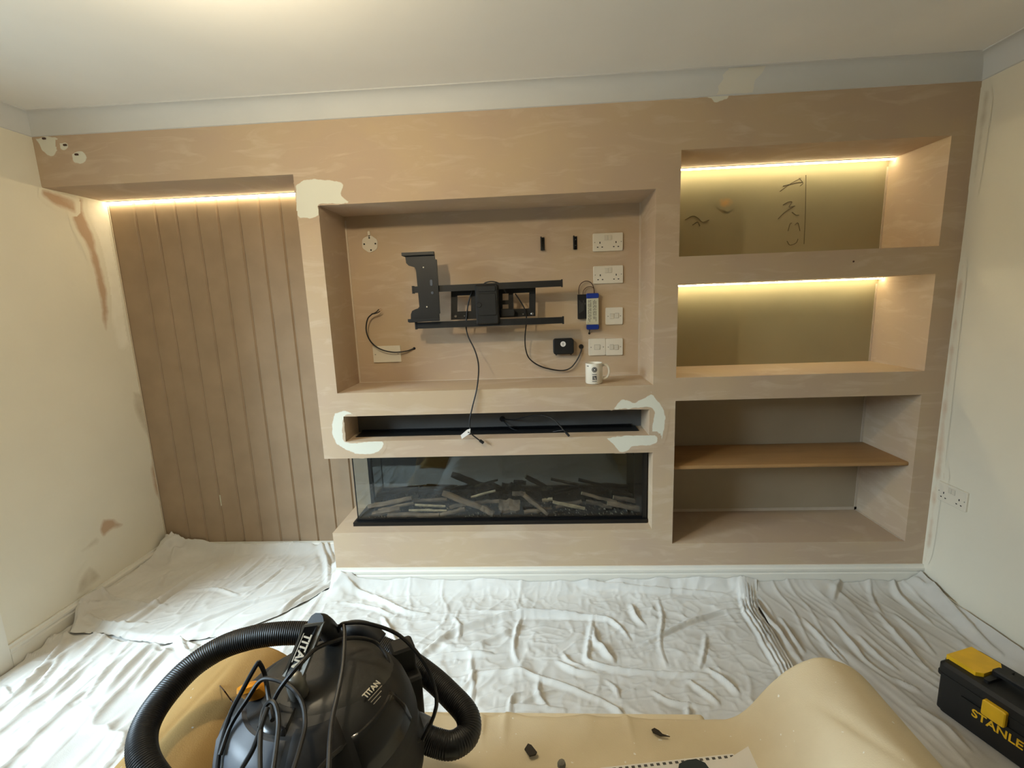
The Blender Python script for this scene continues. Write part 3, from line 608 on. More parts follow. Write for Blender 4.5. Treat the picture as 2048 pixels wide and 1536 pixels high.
t = cable('looped_cable', 'black cable looping from under the bracket up to a round hole', [C2(1140, 655, .20), C2(1170, 700, .20), C2(1193, 745, .20), C2(1200, 800, .205), C2(1192, 880, .23), C2(1196, 950, .25), C2(1218, 1002, .262), C2(1280, 1042, .27), C2(1370, 1062, .272), C2(1425, 1053, .272), C2(1462, 1015, .275), C2(1488, 962, .28), C2(1489, 937, .289)])
q = G(); c0 = C2(1489, 935, RD); q.lathe([(0, 0), (0.012, 0), (0.012, 0.003), (0.009, 0.005), (0, 0.005)], (0, 0, 0), 18, T=lambda p: (c0[0]+p[0], RD-p[2], c0[2]+p[1])); part('grommet', q, M['dark'], t)
t = cable('speaker_cable', 'black twin cable with bared ends curling over the blanking plate', [C2(605, 945, .289), C2(560, 960, .275), C2(490, 965, .262), C2(420, 946, .255), C2(372, 905, .255), C2(351, 850, .255), C2(358, 790, .255), C2(385, 760, .255)], 0.0034)
for a, b_ in (((418, 738), (430, 733)), ((424, 748), (436, 740))):
    q = G(); q.tube([C2(380, 764, .255), C2((380+a[0])/2+4, (764+a[1])/2+2, .255), C2(*a, .255)], 0.0026, 8, 5); co = part('core', q, M['rubber'], t)
    q = G(); q.tube([C2(*a, .255), C2(*b_, .255)], 0.0012, 6, 1); part('bare_end', q, M['copper'], co)
q = G(); c0 = C2(605, 945, RD); q.lathe([(0, 0), (0.007, 0), (0.007, 0.002), (0, 0.002)], (0, 0, 0), 14, T=lambda p: (c0[0]+p[0], RD-p[2], c0[2]+p[1])); part('cable_hole', q, M['dark'], t)
t = cable('slot_cable', 'black twin lead spilling out of a hole inside the narrow slot', [C2(1072, 1318, SD), C2(1100, 1322, .14), C2(1140, 1322, .11), C2(1205, 1306, .08), C2(1280, 1298, .05), C2(1340, 1320, .025), C2(1390, 1370, .0), C2(1408, 1392, -.006)])
q = G(); q.tube([C2(1405, 1385, -.005), C2(1426, 1410, -.008)], 0.0055, 8, 1); part('plug', q, M['blackp'], t)
q = G(); q.tube([C2(1076, 1328, SD-.004), C2(1110, 1362, .14), C2(1150, 1380, .125), C2(1200, 1388, .115), C2(1300, 1391, .10), C2(1395, 1378, .07)], 0.0028, 8, 6); part('second_lead', q, M['rubber'], t, True)
q = G(); c0 = C2(1072, 1318, SD); q.lathe([(0, 0), (0.014, 0), (0.014, 0.004), (0.010, 0.006), (0, 0.006)], (0, 0, 0), 18, T=lambda p: (c0[0]+p[0], SD-p[2], c0[2]+p[1])); part('grommet', q, M['dark'], t)

# LED driver, controller, black sensor box
C3 = lambda x, y, Y=RD: at(1060+x/4.6545, 450+y/4.6545, y=Y)
t = thing('led_driver', 'white LED driver with blue end caps fixed upright in the recess', 'LED driver', tuple(C3(580, 970)))
a, b_ = C3(523, 972), C3(634, 632); mx = (a[0]+b_[0])/2; hw = (b_[0]-a[0])/2
za, zb = C3(580, 925)[2], C3(580, 682)[2]; z0_, z1_ = C3(580, 970)[2], C3(580, 635)[2]
q = G(); q.rbox(mx-hw+0.001, mx+hw-0.001, RD-0.028, RD, za, zb, 0.003, ch=0.002); bd = part('body', q, M['label'], t)
for i, (z_a, z_b) in enumerate(((z0_, za), (zb, z1_))):
    q = G(); q.rbox(mx-hw, mx+hw, RD-0.031, RD, z_a, z_b, 0.007, ch=0.003); part('end_cap', q, M['blue'], t)
random.seed(9); q = G()
for k in range(7):
    xx = mx-hw+0.008+k*0.0062
    if k == 3: continue
    zz = za+0.012+random.random()*0.02
    while zz < zb-0.012:
        ln = 0.006+random.random()*0.02; q.box(xx, xx+0.0022, RD-0.0286, RD-0.028, zz, min(zz+ln, zb-0.008)); zz += ln+0.004
part('label_print', q, M['print'], bd)
q = G(); c0 = C3(551, 1008); q.lathe([(0, 0), (0.0055, 0), (0.0055, 0.003), (0, 0.003)], (0, 0, 0), 12, T=lambda p: (c0[0]+p[0], RD-p[2], c0[2]+p[1])); part('cable_hole', q, M['dark'], t)
q = G(); q.tube([C3(556, 968, RD-.012), C3(553, 990, RD-.012), C3(551, 1006, RD-.003)], 0.0022, 6, 4); part('lead', q, M['rubber'], t)
t = thing('led_controller', 'small black LED controller wired to the left of the driver', 'LED controller', tuple(C3(482, 875)))
a, b_ = C3(443, 875), C3(521, 645); q = G(); q.rbox(a[0], b_[0], RD-0.020, RD, a[2], b_[2], 0.002, ch=0.0015); bd = part('body', q, M['blackp'], t)
q = G(); e0, e1 = C3(458, 820), C3(506, 700)
for k in range(4): q.box(e0[0]+k*0.006, e0[0]+k*0.006+0.0018, RD-0.0206, RD-0.02, e0[2]+0.004*k, e1[2]-0.006*((k*7) % 3))
q.box(C3(506, 740)[0], C3(513, 740)[0], RD-0.0206, RD-0.02, C3(0, 760)[2], C3(0, 742)[2]); part('label_print', q, M['print'], bd)
for pa in ([(455, 645), (455, 590), (475, 545), (520, 522), (565, 535), (590, 575), (597, 612), (597, 640)], [(492, 650), (497, 615), (520, 585), (555, 573), (585, 580), (597, 605), (600, 640)]):
    q = G(); q.tube([C3(x, y, RD-.014) for x, y in pa], 0.0019, 6, 6); part('wire', q, M['brown'], t, True)
t = thing('sensor_box', 'square black box with round white label beside a cable hole in the recess', 'junction box', tuple(C3(308, 1200)))
a, b_ = C3(216, 1200), C3(402, 1050); q = G(); q.rbox(a[0], b_[0], RD-0.036, RD, a[2], b_[2], 0.013, ch=0.005); part('body', q, M['blackp'], t)
q = G(); c0 = C3(308, 1108, RD-.036); q.lathe([(0, 0), (0.0135, 0), (0.0135, 0.0006), (0, 0.0006)], (0, 0, 0), 24, T=lambda p: (c0[0]+p[0], RD-0.036-p[2], c0[2]+p[1])); lb = part('round_label', q, M['paper'], t)
q = G()
for dx, dz, wx in ((-0.004, 0.004, 0.005), (-0.005, -0.001, 0.006), (-0.003, -0.006, 0.004)): q.box(c0[0]+dx, c0[0]+dx+wx*1.5, RD-0.0372, RD-0.0366, c0[2]+dz, c0[2]+dz+0.0022)
part('label_print', q, M['print'], lb)
for s in (0, 1):
    xx = (a[0]+0.012, b_[0]-0.016)[s]; q = G(); q.box(xx, xx+0.005, RD-0.02, RD-0.012, a[2]-0.006, a[2]+0.002); part('lug', q, M['blackp'], t)

# mug
mc = at(1188, 768.5, z=RZ0); mc = np.array((mc[0], 0.085, RZ0)); mc[0] = at(1188, 766, y=0.085)[0]
t = thing('mug', 'white mug with grey round emblem standing in the recess', 'mug', tuple(mc))
R_, H_ = 0.040, 0.098
q = G(); q.lathe([(0.0, 0.006), (0.030, 0.006), (R_-0.004, 0.014), (R_-0.0035, H_-0.002), (R_-0.002, H_), (R_, H_-0.0015), (R_, 0.006), (R_-0.003, 0.0015), (0.0, 0.0012)][::-1], tuple(mc), 48); part('body', q, M['mug'], t, True)
q = G(); q.tube([mc+np.array(v) for v in ((R_-0.003, 0, 0.083), (R_+0.012, -0.002, 0.088), (R_+0.026, -0.004, 0.076), (R_+0.030, -0.005, 0.052), (R_+0.022, -0.004, 0.030), (R_+0.008, -0.002, 0.022), (R_-0.003, 0, 0.024))], 0.0055, 10, 6); part('handle', q, M['mug'], t, True)
def on_mug(a0, a1, z0, z1, n=8):
    q = G(); rr = R_+0.0005; V = []
    for k in range(n+1):
        th = math.radians(a0+(a1-a0)*k/n); V += [(mc[0]+rr*math.sin(th), mc[1]-rr*math.cos(th), mc[2]+z0), (mc[0]+rr*math.sin(th), mc[1]-rr*math.cos(th), mc[2]+z1)]
    q.add(V, [(2*k, 2*k+2, 2*k+3, 2*k+1) for k in range(n)]); return q
def mug_ring(r0, r1, m, ca=-3, cz=0.070, n=28):
    q = G(); V = []; rr = R_+0.0006
    for k in range(n):
        th = 2*math.pi*k/n
        for r in (r0, r1):
            aa = math.radians(ca)+r*math.cos(th)/R_; V.append((mc[0]+rr*math.sin(aa), mc[1]-rr*math.cos(aa), mc[2]+cz+r*math.sin(th)))
    q.add(V, [(2*k, 2*((k+1) % n), 2*((k+1) % n)+1, 2*k+1) for k in range(n)]); part('emblem', q, M[m], t)
mug_ring(0.009, 0.0125, 'print'); mug_ring(0.0035, 0.0078, 'printdark')
for a0, a1, z0, z1 in ((-18, 12, 0.046, 0.049), (-16, -8, 0.022, 0.041), (-6, 0, 0.022, 0.030), (-6, 4, 0.033, 0.041), (4, 11, 0.022, 0.041), (-18, 12, 0.014, 0.017), (-60, -42, 0.084, 0.088)):
    part('printed_mark', on_mug(a0, a1, z0, z1), M['print'], t)

# ---------------------------------------------------------------- electric fire
fire = thing('electric_fire', 'black glass-fronted electric fire full of logs below the slot', 'electric fire', (0.82, 0.2, FZ0))
X0, X1, Y0, Y1, ZB = 0.080, 1.556, 0.068, 0.300, FZ0+0.028
q = G(); q.box(X0, X1, Y0, Y0+0.02, FZ0, FZ0+0.020); q.box(X0+0.012, X1, Y0+0.02, Y0+0.036, FZ0, FZ0+0.027); q.box(X0, X0+0.016, Y0+0.02, Y1, FZ0, FZ0+0.020); q.box(X0+0.016, X1, Y0+0.036, Y1, FZ0, FZ0+0.016); part('base_tray', q, M['firebase'], fire)
q = G(); q.box(0.106, X1, Y1-0.004, Y1+0.03, FZ0+0.016, FZ1); part('back_panel', q, M['mirror'], fire)
q = G(); q.box(X1-0.02, X1, Y0+0.012, Y1, FZ0+0.02, FZ1-0.002); part('end_panel', q, M['firebase'], fire)
q = G(); q.box(0.108, X1-0.02, Y0+0.05, Y1-0.004, FZ1-0.012, FZ1-0.001); part('top_panel', q, M['firebase'], fire)
q = G(); q.box(0.100, 0.116, Y1-0.018, Y1-0.004, FZ0+0.016, FZ1-0.001); part('corner_post', q, M['firebase'], fire)
GX, GY = 0.098, 0.090
q = G(); q.box(GX, X1-0.02, GY, GY+0.004, FZ0+0.022, FZ1-0.001); part('front_glass', q, M['glass'], fire)
q = G(); q.box(GX, GX+0.004, GY+0.005, Y1-0.018, FZ0+0.022, FZ1-0.001); part('side_glass', q, M['glass'], fire)
q = G(); q.box(GX-0.001, GX+0.003, GY-0.001, GY+0.004, FZ0+0.022, FZ1-0.001); part('glass_edge', q, M['firebase'], fire)
LG = [(120, 375, 410, 318, 18, .22, 0), (150, 425, 330, 392, 20, .15, 0), (250, 432, 590, 430, 18, .15, 0), (430, 362, 630, 372, 8, .16, 1), (390, 397, 640, 399, 9, .13, 1), (420, 334, 640, 326, 16, .24, 0),
      (612, 285, 880, 385, 25, .16, 0), (870, 378, 950, 420, 26, .14, 0), (595, 428, 760, 388, 15, .13, 0), (800, 312, 960, 268, 10, .22, 1), (830, 348, 990, 336, 14, .22, 0), (985, 362, 1122, 366, 46, .18, 0),
      (1072, 285, 1160, 290, 20, .22, 0), (1150, 300, 1308, 425, 18, .16, 0), (1150, 412, 1330, 388, 16, .16, 0), (1270, 334, 1338, 324, 18, .22, 1), (1340, 342, 1550, 386, 14, .14, 1), (1360, 378, 1530, 338, 14, .20, 0),
      (1530, 285, 1760, 345, 14, .20, 0), (1700, 352, 1940, 392, 22, .18, 0), (1560, 340, 1730, 378, 16, .24, 0), (1740, 312, 1900, 338, 16, .26, 0), (190, 398, 420, 350, 14, .18, 0), (660, 380, 800, 350, 16, .22, 0)]
random.seed(21)
for (xa, ya, xb, yb, rp, Y, light) in LG:
    r = rp*0.00072; ends = []
    for x, y in ((xa, ya), (xb, yb)):
        u, v = 700+x/3.303, 900+y/3.303; p = at(u, v, y=Y); zf = FZ0+0.018+r*0.8
        if p[2] < zf: p = at(u, v, z=zf)
        p[1] = min(max(p[1], GY+0.006+r), Y1-0.008-r); ends.append(p)
    a, b_ = ends; n = 7; sg = 5 if light else 9; d = b_-a; L_ = np.linalg.norm(d); d = d/L_; s1 = np.cross(d, (0.1, 0.3, 0.95)); s1 /= np.linalg.norm(s1); s2 = np.cross(d, s1)
    V = []; F = []; rad = [r*random.uniform(0.78, 1.15) for _ in range(sg)]
    for i in range(n):
        t_ = i/(n-1); off = s2*math.sin(t_*math.pi)*r*0.3*random.uniform(-1, 1)
        for k in range(sg):
            th = 2*math.pi*k/sg; rr = rad[k]*random.uniform(0.88, 1.1)*(0.92 if i in (0, n-1) else 1)
            V.append(a+d*L_*(t_+random.uniform(-.02, .02)*(0 < i < n-1))+off+rr*(s1*math.cos(th)+s2*math.sin(th)))
    for i in range(n-1):
        for k in range(sg): F.append((i*sg+k, i*sg+(k+1) % sg, (i+1)*sg+(k+1) % sg, (i+1)*sg+k))
    q = G(); q.add(V, F); lg = part('log', q, M['logend'] if light else M['log'], fire)
    for e in (0, n-1):
        q = G(); q.add([V[e*sg+k]+(d*0.0006 if e else -d*0.0006) for k in range(sg)], [tuple(range(sg))]); part('cut_end', q, M['logend'], lg)
q = G(); random.seed(5)
for k in range(420):
    x = random.uniform(0.13, 1.52); y = random.uniform(GY+0.02, Y1-0.02); s = random.uniform(0.003, 0.007); z = FZ0+0.017
    V = [(x+s*random.uniform(-1, 1), y+s*random.uniform(-1, 1), z), (x+s, y-s*random.random(), z), (x+s*random.random(), y+s, z), (x, y, z+s*random.uniform(1, 2)), (x-s*0.5, y+s*0.5, z+s)]
    q.add(V, [(0, 1, 3), (1, 2, 3), (2, 4, 3), (4, 0, 3), (0, 2, 1)])
eb = part('ember_bed', q, M['crystal'], fire); eb['kind'] = 'stuff'

# ---------------------------------------------------------------- cloth: noise, wrinkles, folds
def vn(x, y, seed):
    xi = np.floor(x).astype(np.int64); yi = np.floor(y).astype(np.int64); fx = x-xi; fy_ = y-yi
    def h(a, b):
        n = (a*374761393+b*668265263+seed*1442695041) & 0x7fffffff
        n = ((n ^ (n >> 13))*1274126177) & 0x7fffffff; n = (n ^ (n >> 16)) & 0xffffff
        return n/0x7fffff-1.0
    ux = fx*fx*fx*(fx*(fx*6-15)+10); uy = fy_*fy_*fy_*(fy_*(fy_*6-15)+10)
    a, b, c, d = h(xi, yi), h(xi+1, yi), h(xi, yi+1), h(xi+1, yi+1)
    return (a*(1-ux)+b*ux)*(1-uy)+(c*(1-ux)+d*ux)*uy
def ridged(X, Y, ang, fa, fb, seed, p=5, warp=0.35):
    c, s = math.cos(ang), math.sin(ang); U = X*c+Y*s; V = -X*s+Y*c
    V = V+warp/fb*vn(U*fa*1.3, V*fa*1.3, seed+7)*2.0
    n = vn(U*fa, V*fb, seed); return (1-np.abs(n))**p
def sstep(a, b, x):
    t = np.clip((x-a)/(b-a), 0, 1); return t*t*(3-2*t)
def folds(X, Y, FL):
    Z = np.zeros_like(X)
    for P, wd, ht in FL:
        S = np.array(smooth([tuple(q) for q in P], 4))[:, :2]; seg = np.linalg.norm(np.diff(S, axis=0), axis=1); cum = np.concatenate([[0], np.cumsum(seg)]); tot = cum[-1]
        lo_, hi_ = S.min(0)-4*wd, S.max(0)+4*wd
        mk = (X > lo_[0]) & (X < hi_[0]) & (Y > lo_[1]) & (Y < hi_[1])
        if not mk.any(): continue
        x = X[mk]; y = Y[mk]; best = np.full(x.shape, 9.0); tt = np.zeros(x.shape); sd = np.ones(x.shape)
        for i in range(len(S)-1):
            d = S[i+1]-S[i]; l2 = d@d+1e-12; t = np.clip(((x-S[i, 0])*d[0]+(y-S[i, 1])*d[1])/l2, 0, 1)
            dx = x-S[i, 0]-t*d[0]; dy = y-S[i, 1]-t*d[1]; r = np.sqrt(dx*dx+dy*dy); b = r < best
            best[b] = r[b]; tt[b] = (cum[i]+t[b]*seg[i])/tot; sd[b] = np.sign(d[0]*dy-d[1]*dx)[b]
        w_ = np.where(sd > 0, wd*0.42, wd*1.05)
        tp = np.sin(np.pi*np.clip(0.06+0.88*tt, 0, 1))**0.7
        Z[mk] += ht*np.exp(-(best/w_)**2)*tp - ht*0.22*np.exp(-((best-2.0*w_)/(w_))**2)*tp
    return Z
c4 = lambda x, y: at(600+x/2.2756, 1060+y/2.2756, z=0.012)
c5 = lambda x, y: at(x/3.0118, 1040+y/3.0118, z=0.012)
c8 = lambda x, y: at(1380+x/3.066, 1130+y/3.066, z=0.012)
FC = [([(500, 262), (800, 252), (1150, 226)], .010, .014), ([(500, 265), (1000, 242), (1400, 272), (1920, 292)], .010, .016), ([(140, 262), (350, 310), (480, 365), (580, 380)], .012, .018),
      ([(500, 605), (600, 530), (680, 470), (830, 420), (1000, 382), (1250, 385)], .014, .024), ([(830, 372), (1020, 376), (1300, 390), (1400, 402), (1460, 440), (1500, 490)], .011, .018), ([(500, 602), (700, 562), (870, 560)], .012, .016),
      ([(760, 540), (870, 500), (1000, 440)], .014, .018), ([(1010, 390), (985, 470), (975, 550), (990, 600)], .009, .013), ([(1335, 400), (1320, 480), (1310, 560), (1320, 600), (1450, 630), (1700, 650), (1850, 652)], .010, .016),
      ([(1630, 310), (1650, 400), (1640, 520), (1670, 620)], .008, .010), ([(1850, 480), (1840, 560), (1820, 630)], .009, .012), ([(2020, 360), (1900, 380), (1760, 430), (1650, 480), (1560, 520)], .014, .022),
      ([(850, 650), (1000, 640), (1090, 670), (1200, 700), (1300, 740), (1380, 770)], .010, .015), ([(1090, 680), (1088, 750), (1130, 805)], .010, .016), ([(950, 835), (960, 765), (1000, 740)], .010, .016),
      ([(980, 800), (1050, 762), (1150, 730)], .010, .014), ([(1380, 770), (1440, 810), (1480, 850)], .010, .014), ([(1610, 730), (1700, 780), (1860, 802)], .009, .014), ([(1770, 680), (1850, 740), (1900, 780)], .010, .014),
      ([(1860, 630), (1930, 680), (1980, 720), (2000, 742)], .010, .018), ([(1770, 800), (1775, 875)], .010, .016), ([(780, 600), (790, 700), (780, 800)], .010, .010), ([(1370, 510), (1400, 560), (1430, 590)], .012, .020),
      ([(1510, 340), (1530, 390), (1560, 420)], .012, .018), ([(700, 740), (760, 700), (790, 650)], .010, .012), ([(380, 395), (420, 470), (450, 540)], .012, .016), ([(1340, 440), (1345, 500), (1380, 540)], .016, .018),
      ([(1180, 600), (1260, 640), (1340, 650)], .010, .014), ([(1200, 560), (1230, 600), (1290, 620)], .010, .012), ([(1400, 680), (1440, 720), (1450, 760)], .008, .010), ([(1540, 200), (1700, 205), (1800, 188)], .010, .016),
      ([(1600, 240), (1740, 215), (1840, 235)], .009, .014), ([(200, 330), (320, 350), (420, 380)], .010, .012), ([(700, 400), (730, 440), (720, 500)], .010, .010), ([(860, 820), (1000, 800), (1200, 812)], .009, .012)]
FOLDS_C = [([c4(*p) for p in P], w_, h_*0.9) for P, w_, h_ in FC]
FL5 = [([(620, 1045), (750, 900), (870, 790), (960, 742)], .016, .022), ([(800, 1000), (900, 880), (1000, 780), (1040, 752)], .013, .018), ([(100, 1040), (200, 950), (330, 800), (400, 695)], .014, .018), ([(1080, 722), (1130, 790), (1160, 762)], .012, .018),
       ([(100, 832), (260, 800)], .010, .012), ([(0, 842), (200, 762), (380, 702)], .014, .020), ([(300, 1080), (450, 930), (560, 842)], .011, .012), ([(150, 1080), (300, 905), (380, 800)], .010, .012), ([(400, 1075), (520, 980), (700, 800)], .010, .010), ([(30, 1000), (60, 1060)], .01, .01),
       ([(960, 735), (1000, 745), (1060, 740), (1180, 750)], .013, .026), ([(500, 1080), (640, 900), (800, 770)], .009, .010)]
FOLDS_C += [([c5(*p) for p in P], w_, h_) for P, w_, h_ in FL5]
FLL = [([(1310, 275), (1230, 330), (1120, 402), (1000, 490), (900, 562), (780, 640)], .020, .030), ([(1500, 260), (1430, 320), (1380, 360)], .010, .014), ([(1600, 240), (1500, 330), (1400, 400)], .011, .014), ([(1880, 400), (1700, 470), (1500, 530), (1300, 600), (1100, 680)], .014, .022),
       ([(1900, 422), (1780, 500), (1700, 560)], .011, .016), ([(540, 602), (640, 640), (780, 650), (880, 640)], .012, .020), ([(1000, 360), (960, 430), (850, 490)], .014, .020), ([(1060, 140), (900, 260), (760, 330), (620, 440)], .014, .018), ([(1050, 190), (860, 320), (640, 420)], .009, .012),
       ([(1900, 150), (1960, 230), (1980, 300), (1980, 390)], .013, .026), ([(1930, 160), (1990, 220), (2010, 270)], .010, .020), ([(1720, 300), (1600, 400), (1480, 470)], .010, .012), ([(1160, 440), (1300, 430), (1440, 470)], .010, .010), ([(420, 640), (620, 540), (800, 520), (1000, 530)], .012, .018), ([(520, 480), (640, 490), (800, 520)], .010, .016)]
FOLDS_L = [([c5(*p) for p in P], w_, h_*0.9) for P, w_, h_ in FLL]
ROPE = [c8(*p) for p in ((335, 130), (345, 200), (365, 280), (430, 380), (520, 540), (575, 630), (640, 760))]
def offs(P, dx): return [np.array((q[0]+dx, q[1], 0)) for q in P]
FR = [([(1220, 82), (1280, 180), (1400, 290), (1470, 340)], .013, .018), ([(1420, 125), (1600, 300), (1800, 480), (1900, 560)], .020, .024), ([(560, 330), (640, 450), (700, 535)], .011, .014), ([(700, 330), (850, 480), (960, 590)], .009, .013),
      ([(870, 330), (1000, 480), (1100, 600), (1250, 705)], .010, .014), ([(1150, 290), (1300, 460), (1460, 645)], .011, .015), ([(1040, 440), (1160, 560), (1270, 640)], .010, .014), ([(1250, 300), (1400, 430), (1500, 540)], .010, .011),
      ([(950, 90), (905, 150), (880, 215)], .014, .016), ([(380, 160), (450, 300), (560, 420), (660, 560)], .018, .020), ([(1100, 130), (1130, 220), (1180, 300)], .011, .010), ([(780, 420), (900, 560), (1000, 640)], .009, .010), ([(1480, 130), (1700, 320), (2040, 600)], .012, .018), ([(1250, 690), (1320, 730), (1400, 760)], .010, .014), ([(1400, 880), (1560, 980), (1700, 1120)], .012, .014)]
FOLDS_R = [([c8(*p) for p in P], w_, h_*0.85) for P, w_, h_ in FR]
ROPES = [(offs(ROPE, dx), .007, h_) for dx, h_ in ((-0.022, .018), (-0.008, .026), (0.006, .028), (0.020, .022), (0.034, .014))]
def sheet(name, label, m, xs_, yn, yf, ny, zfun, off, xmap=None, group='cotton dust sheets'):
    """a draped sheet: columns xs_, rows from the near hem yn(x) to the far hem yf(x); heights from zfun"""
    nx = len(xs_); T_ = np.linspace(0, 1, ny)
    X = np.repeat(np.array(xs_)[:, None], ny, 1); yn_ = yn(np.array(xs_)); yf_ = yf(np.array(xs_))
    Y = yn_[:, None]+(yf_-yn_)[:, None]*T_[None, :]
    if xmap is not None: X = xmap(X, Y)
    Z = zfun(X, Y)
    I = np.arange(nx)[:, None]; J = np.arange(ny)[None, :]
    Z = Z+off
    co = np.stack([X, Y, Z], -1).reshape(-1, 3); lo_ = np.array((X.mean(), Y.mean(), 0.0)); co = co-lo_
    idx = np.arange(nx*ny).reshape(nx, ny); F = np.stack([idx[:-1, :-1], idx[1:, :-1], idx[1:, 1:], idx[:-1, 1:]], -1).reshape(-1, 4)
    me = bpy.data.meshes.new(name); me.vertices.add(len(co)); me.vertices.foreach_set('co', co.astype(np.float32).ravel())
    me.loops.add(F.size); me.loops.foreach_set('vertex_index', F.astype(np.int32).ravel()); me.polygons.add(len(F)); me.polygons.foreach_set('loop_start', np.arange(0, F.size, 4, dtype=np.int32))
    me.update(calc_edges=True); me.validate(); me.polygons.foreach_set('use_smooth', np.ones(len(me.polygons), bool)); me.materials.append(M[m])
    o = bpy.data.objects.new(name, me); COL.objects.link(o); o.location = lo_; return tag(o, label, 'dust sheet', group)
def crumple(X, Y, cx, cy, r, h, seed):
    d = np.sqrt((X-cx)**2+(Y-cy)**2); k = np.exp(-(d/r)**2)
    return k*h*(0.45+0.55*ridged(X, Y, 0.6, 14, 22, seed, 2))
ledge_x = [-1.25, -1.135, -1.085, -0.952, -0.767, -0.591, -0.457, -0.326, -0.19, -0.10, -0.05, 0.0]
ledge_y = [-0.20, -0.255, -0.345, -0.336, -0.387, -0.408, -0.377, -0.336, -0.215, -0.10, -0.02, 0.03]
ledge = lambda x: np.interp(x, ledge_x, ledge_y)
def z_left(X, Y):
    Z = 0.008+0.004*vn(X*5, Y*5, 3)+folds(X, Y, FOLDS_L)
    mk = sstep(-0.2, 0.5, vn(X*3.1, Y*3.1, 11))
    Z += mk*0.007*ridged(X, Y, 1.0, 3, 16, 21, 6)+0.005*ridged(X, Y, 1.35, 4, 24, 22, 6)+0.003*ridged(X, Y, 0.5, 6, 30, 23, 6)
    Z += crumple(X, Y, -1.09, 0.27, .055, .12, 5)+crumple(X, Y, -0.045, 0.12, .05, .05, 6)+crumple(X, Y, -0.04, 0.28, .05, .05, 8)
    db = np.clip(DP-0.03-Y, 0, 9); Z += (0.062+0.018*vn(X*4, X*0, 31)+0.012*vn(X*17, X*0, 32))*np.exp(-(db/0.022)**1.5)
    dl = np.clip(X-(XW+0.02), 0, 9); Z += (0.050+0.02*vn(Y*5, Y*0, 33))*np.exp(-dl/0.03)
    dr_ = np.clip(-0.005-X, 0, 9); Z += np.where(Y > 0.0, 0.03*np.exp(-dr_/0.02), 0)
    e = Y-ledge(X); return np.maximum(Z, 0.004)+0.016*sstep(0.0, 0.03, e)
def hump_under_left(X, Y): return z_left(X, Y)
def z_center(X, Y):
    Z = 0.008+0.004*vn(X*5, Y*5, 4)+folds(X, Y, FOLDS_C)+folds(X, Y, ROPES)
    m1 = sstep(-0.15, 0.45, vn(X*2.7, Y*2.7, 41)); m2 = sstep(-0.1, 0.5, vn(X*2.3+5, Y*2.3, 42)); lf = sstep(0.2, -0.3, X)
    Z += (1-lf)*(m1*0.0065*ridged(X, Y, 0.25, 4, 15, 51, 5)+m2*0.006*ridged(X, Y, 1.5, 4, 13, 52, 5)+0.004*ridged(X, Y, 0.8, 6, 11, 53, 5)+0.0026*ridged(X, Y, 2.2, 14, 26, 54, 6)+0.0030*ridged(X, Y, 0.1, 7, 30, 57, 7)+0.0026*ridged(X, Y, 1.65, 8, 34, 58, 7))
    Z += lf*(0.017*ridged(X, Y, 1.75, 2.0, 12, 55, 6)+0.0065*ridged(X, Y, 1.6, 3.5, 28, 56, 6))
    df = np.clip(-0.018-Y, 0, 9); ex = 0.046+0.016*vn(X*3.3, X*0, 61)+0.008*vn(X*15, X*0, 62)+0.012*np.exp(-((X-1.985)/0.05)**2)+0.018*np.exp(-((X-1.78)/0.06)**2)+0.02*np.exp(-((X-0.06)/0.08)**2)
    Z += np.where(X > -0.02, ex*np.exp(-(df/0.03)**1.3), 0)
    Z += crumple(X, Y, 0.03, -0.06, .06, .05, 9)+crumple(X, Y, 1.985, -0.06, .035, .03, 10)+crumple(X, Y, -0.36, -0.35, .05, .03, 12)
    ms_ = sstep(-0.86, -1.17, Y)*sstep(0.22, 0.42, X)*sstep(1.70, 1.50, X); Z += 0.30*ms_+0.06*np.sqrt(ms_*(1-ms_)+1e-9)*ridged(X, Y, 0.12, 2.5, 16, 63, 3)+0.04*np.sqrt(ms_*(1-ms_)+1e-9)*ridged(X, Y, -0.1, 4, 30, 64, 3)
    k = sstep(-0.01, 0.03, Y-ledge(X))*(X < 0.01)
    return np.where(k > 0, np.minimum(np.maximum(Z, 0.003), 0.004), np.maximum(Z, 0.003))*1.0
rope_x = lambda Y: np.interp(-Y, [0, 0.06, 0.18, 0.309, 0.46, 0.53, 0.8, 2.5], [2.02, 2.0, 1.952, 1.948, 1.936, 1.934, 1.93, 1.93])
def z_right(X, Y):
    Z = 0.008+0.004*vn(X*5, Y*5, 14)+folds(X, Y, FOLDS_R)
    Z += 0.0065*ridged(X, Y, -1.45, 2.2, 17, 71, 5)+0.0035*ridged(X, Y, -1.3, 3, 30, 72, 4)+0.003*vn(X*12, Y*3, 73)
    df = np.clip(-0.018-Y, 0, 9); ex = 0.042+0.016*vn(X*5, X*0, 81)+0.010*vn(X*13, X*0, 82); Z += ex*np.exp(-(df/0.03)**1.3)
    dl = np.clip(XR-0.018-X, 0, 9); Z += (0.048+0.012*vn(Y*6, Y*0, 83))*np.exp(-(dl/0.035)**1.3)
    Z += crumple(X, Y, 2.76, -0.06, .05, .05, 15)
    U_ = (X-2.331)*0.31275-(Y+0.696)*0.94983; V_ = (X-2.331)*0.94983+(Y+0.696)*0.31275     # pressed flat under the toolbox
    fl = sstep(-0.03, 0.0, U_)*sstep(0.365, 0.335, U_)*sstep(-0.03, 0.0, V_)*sstep(0.208, 0.178, V_)
    return np.maximum(Z, 0.003)*(1-fl)+0.010*fl
sheet('dust_sheet', 'white cotton dust sheet bunched into the alcove below the grooved panelling', 'cloth', np.arange(XW+0.018, -0.004, 0.006), ledge, lambda x: np.full_like(x, DP-0.028), 130, z_left, 0.004)
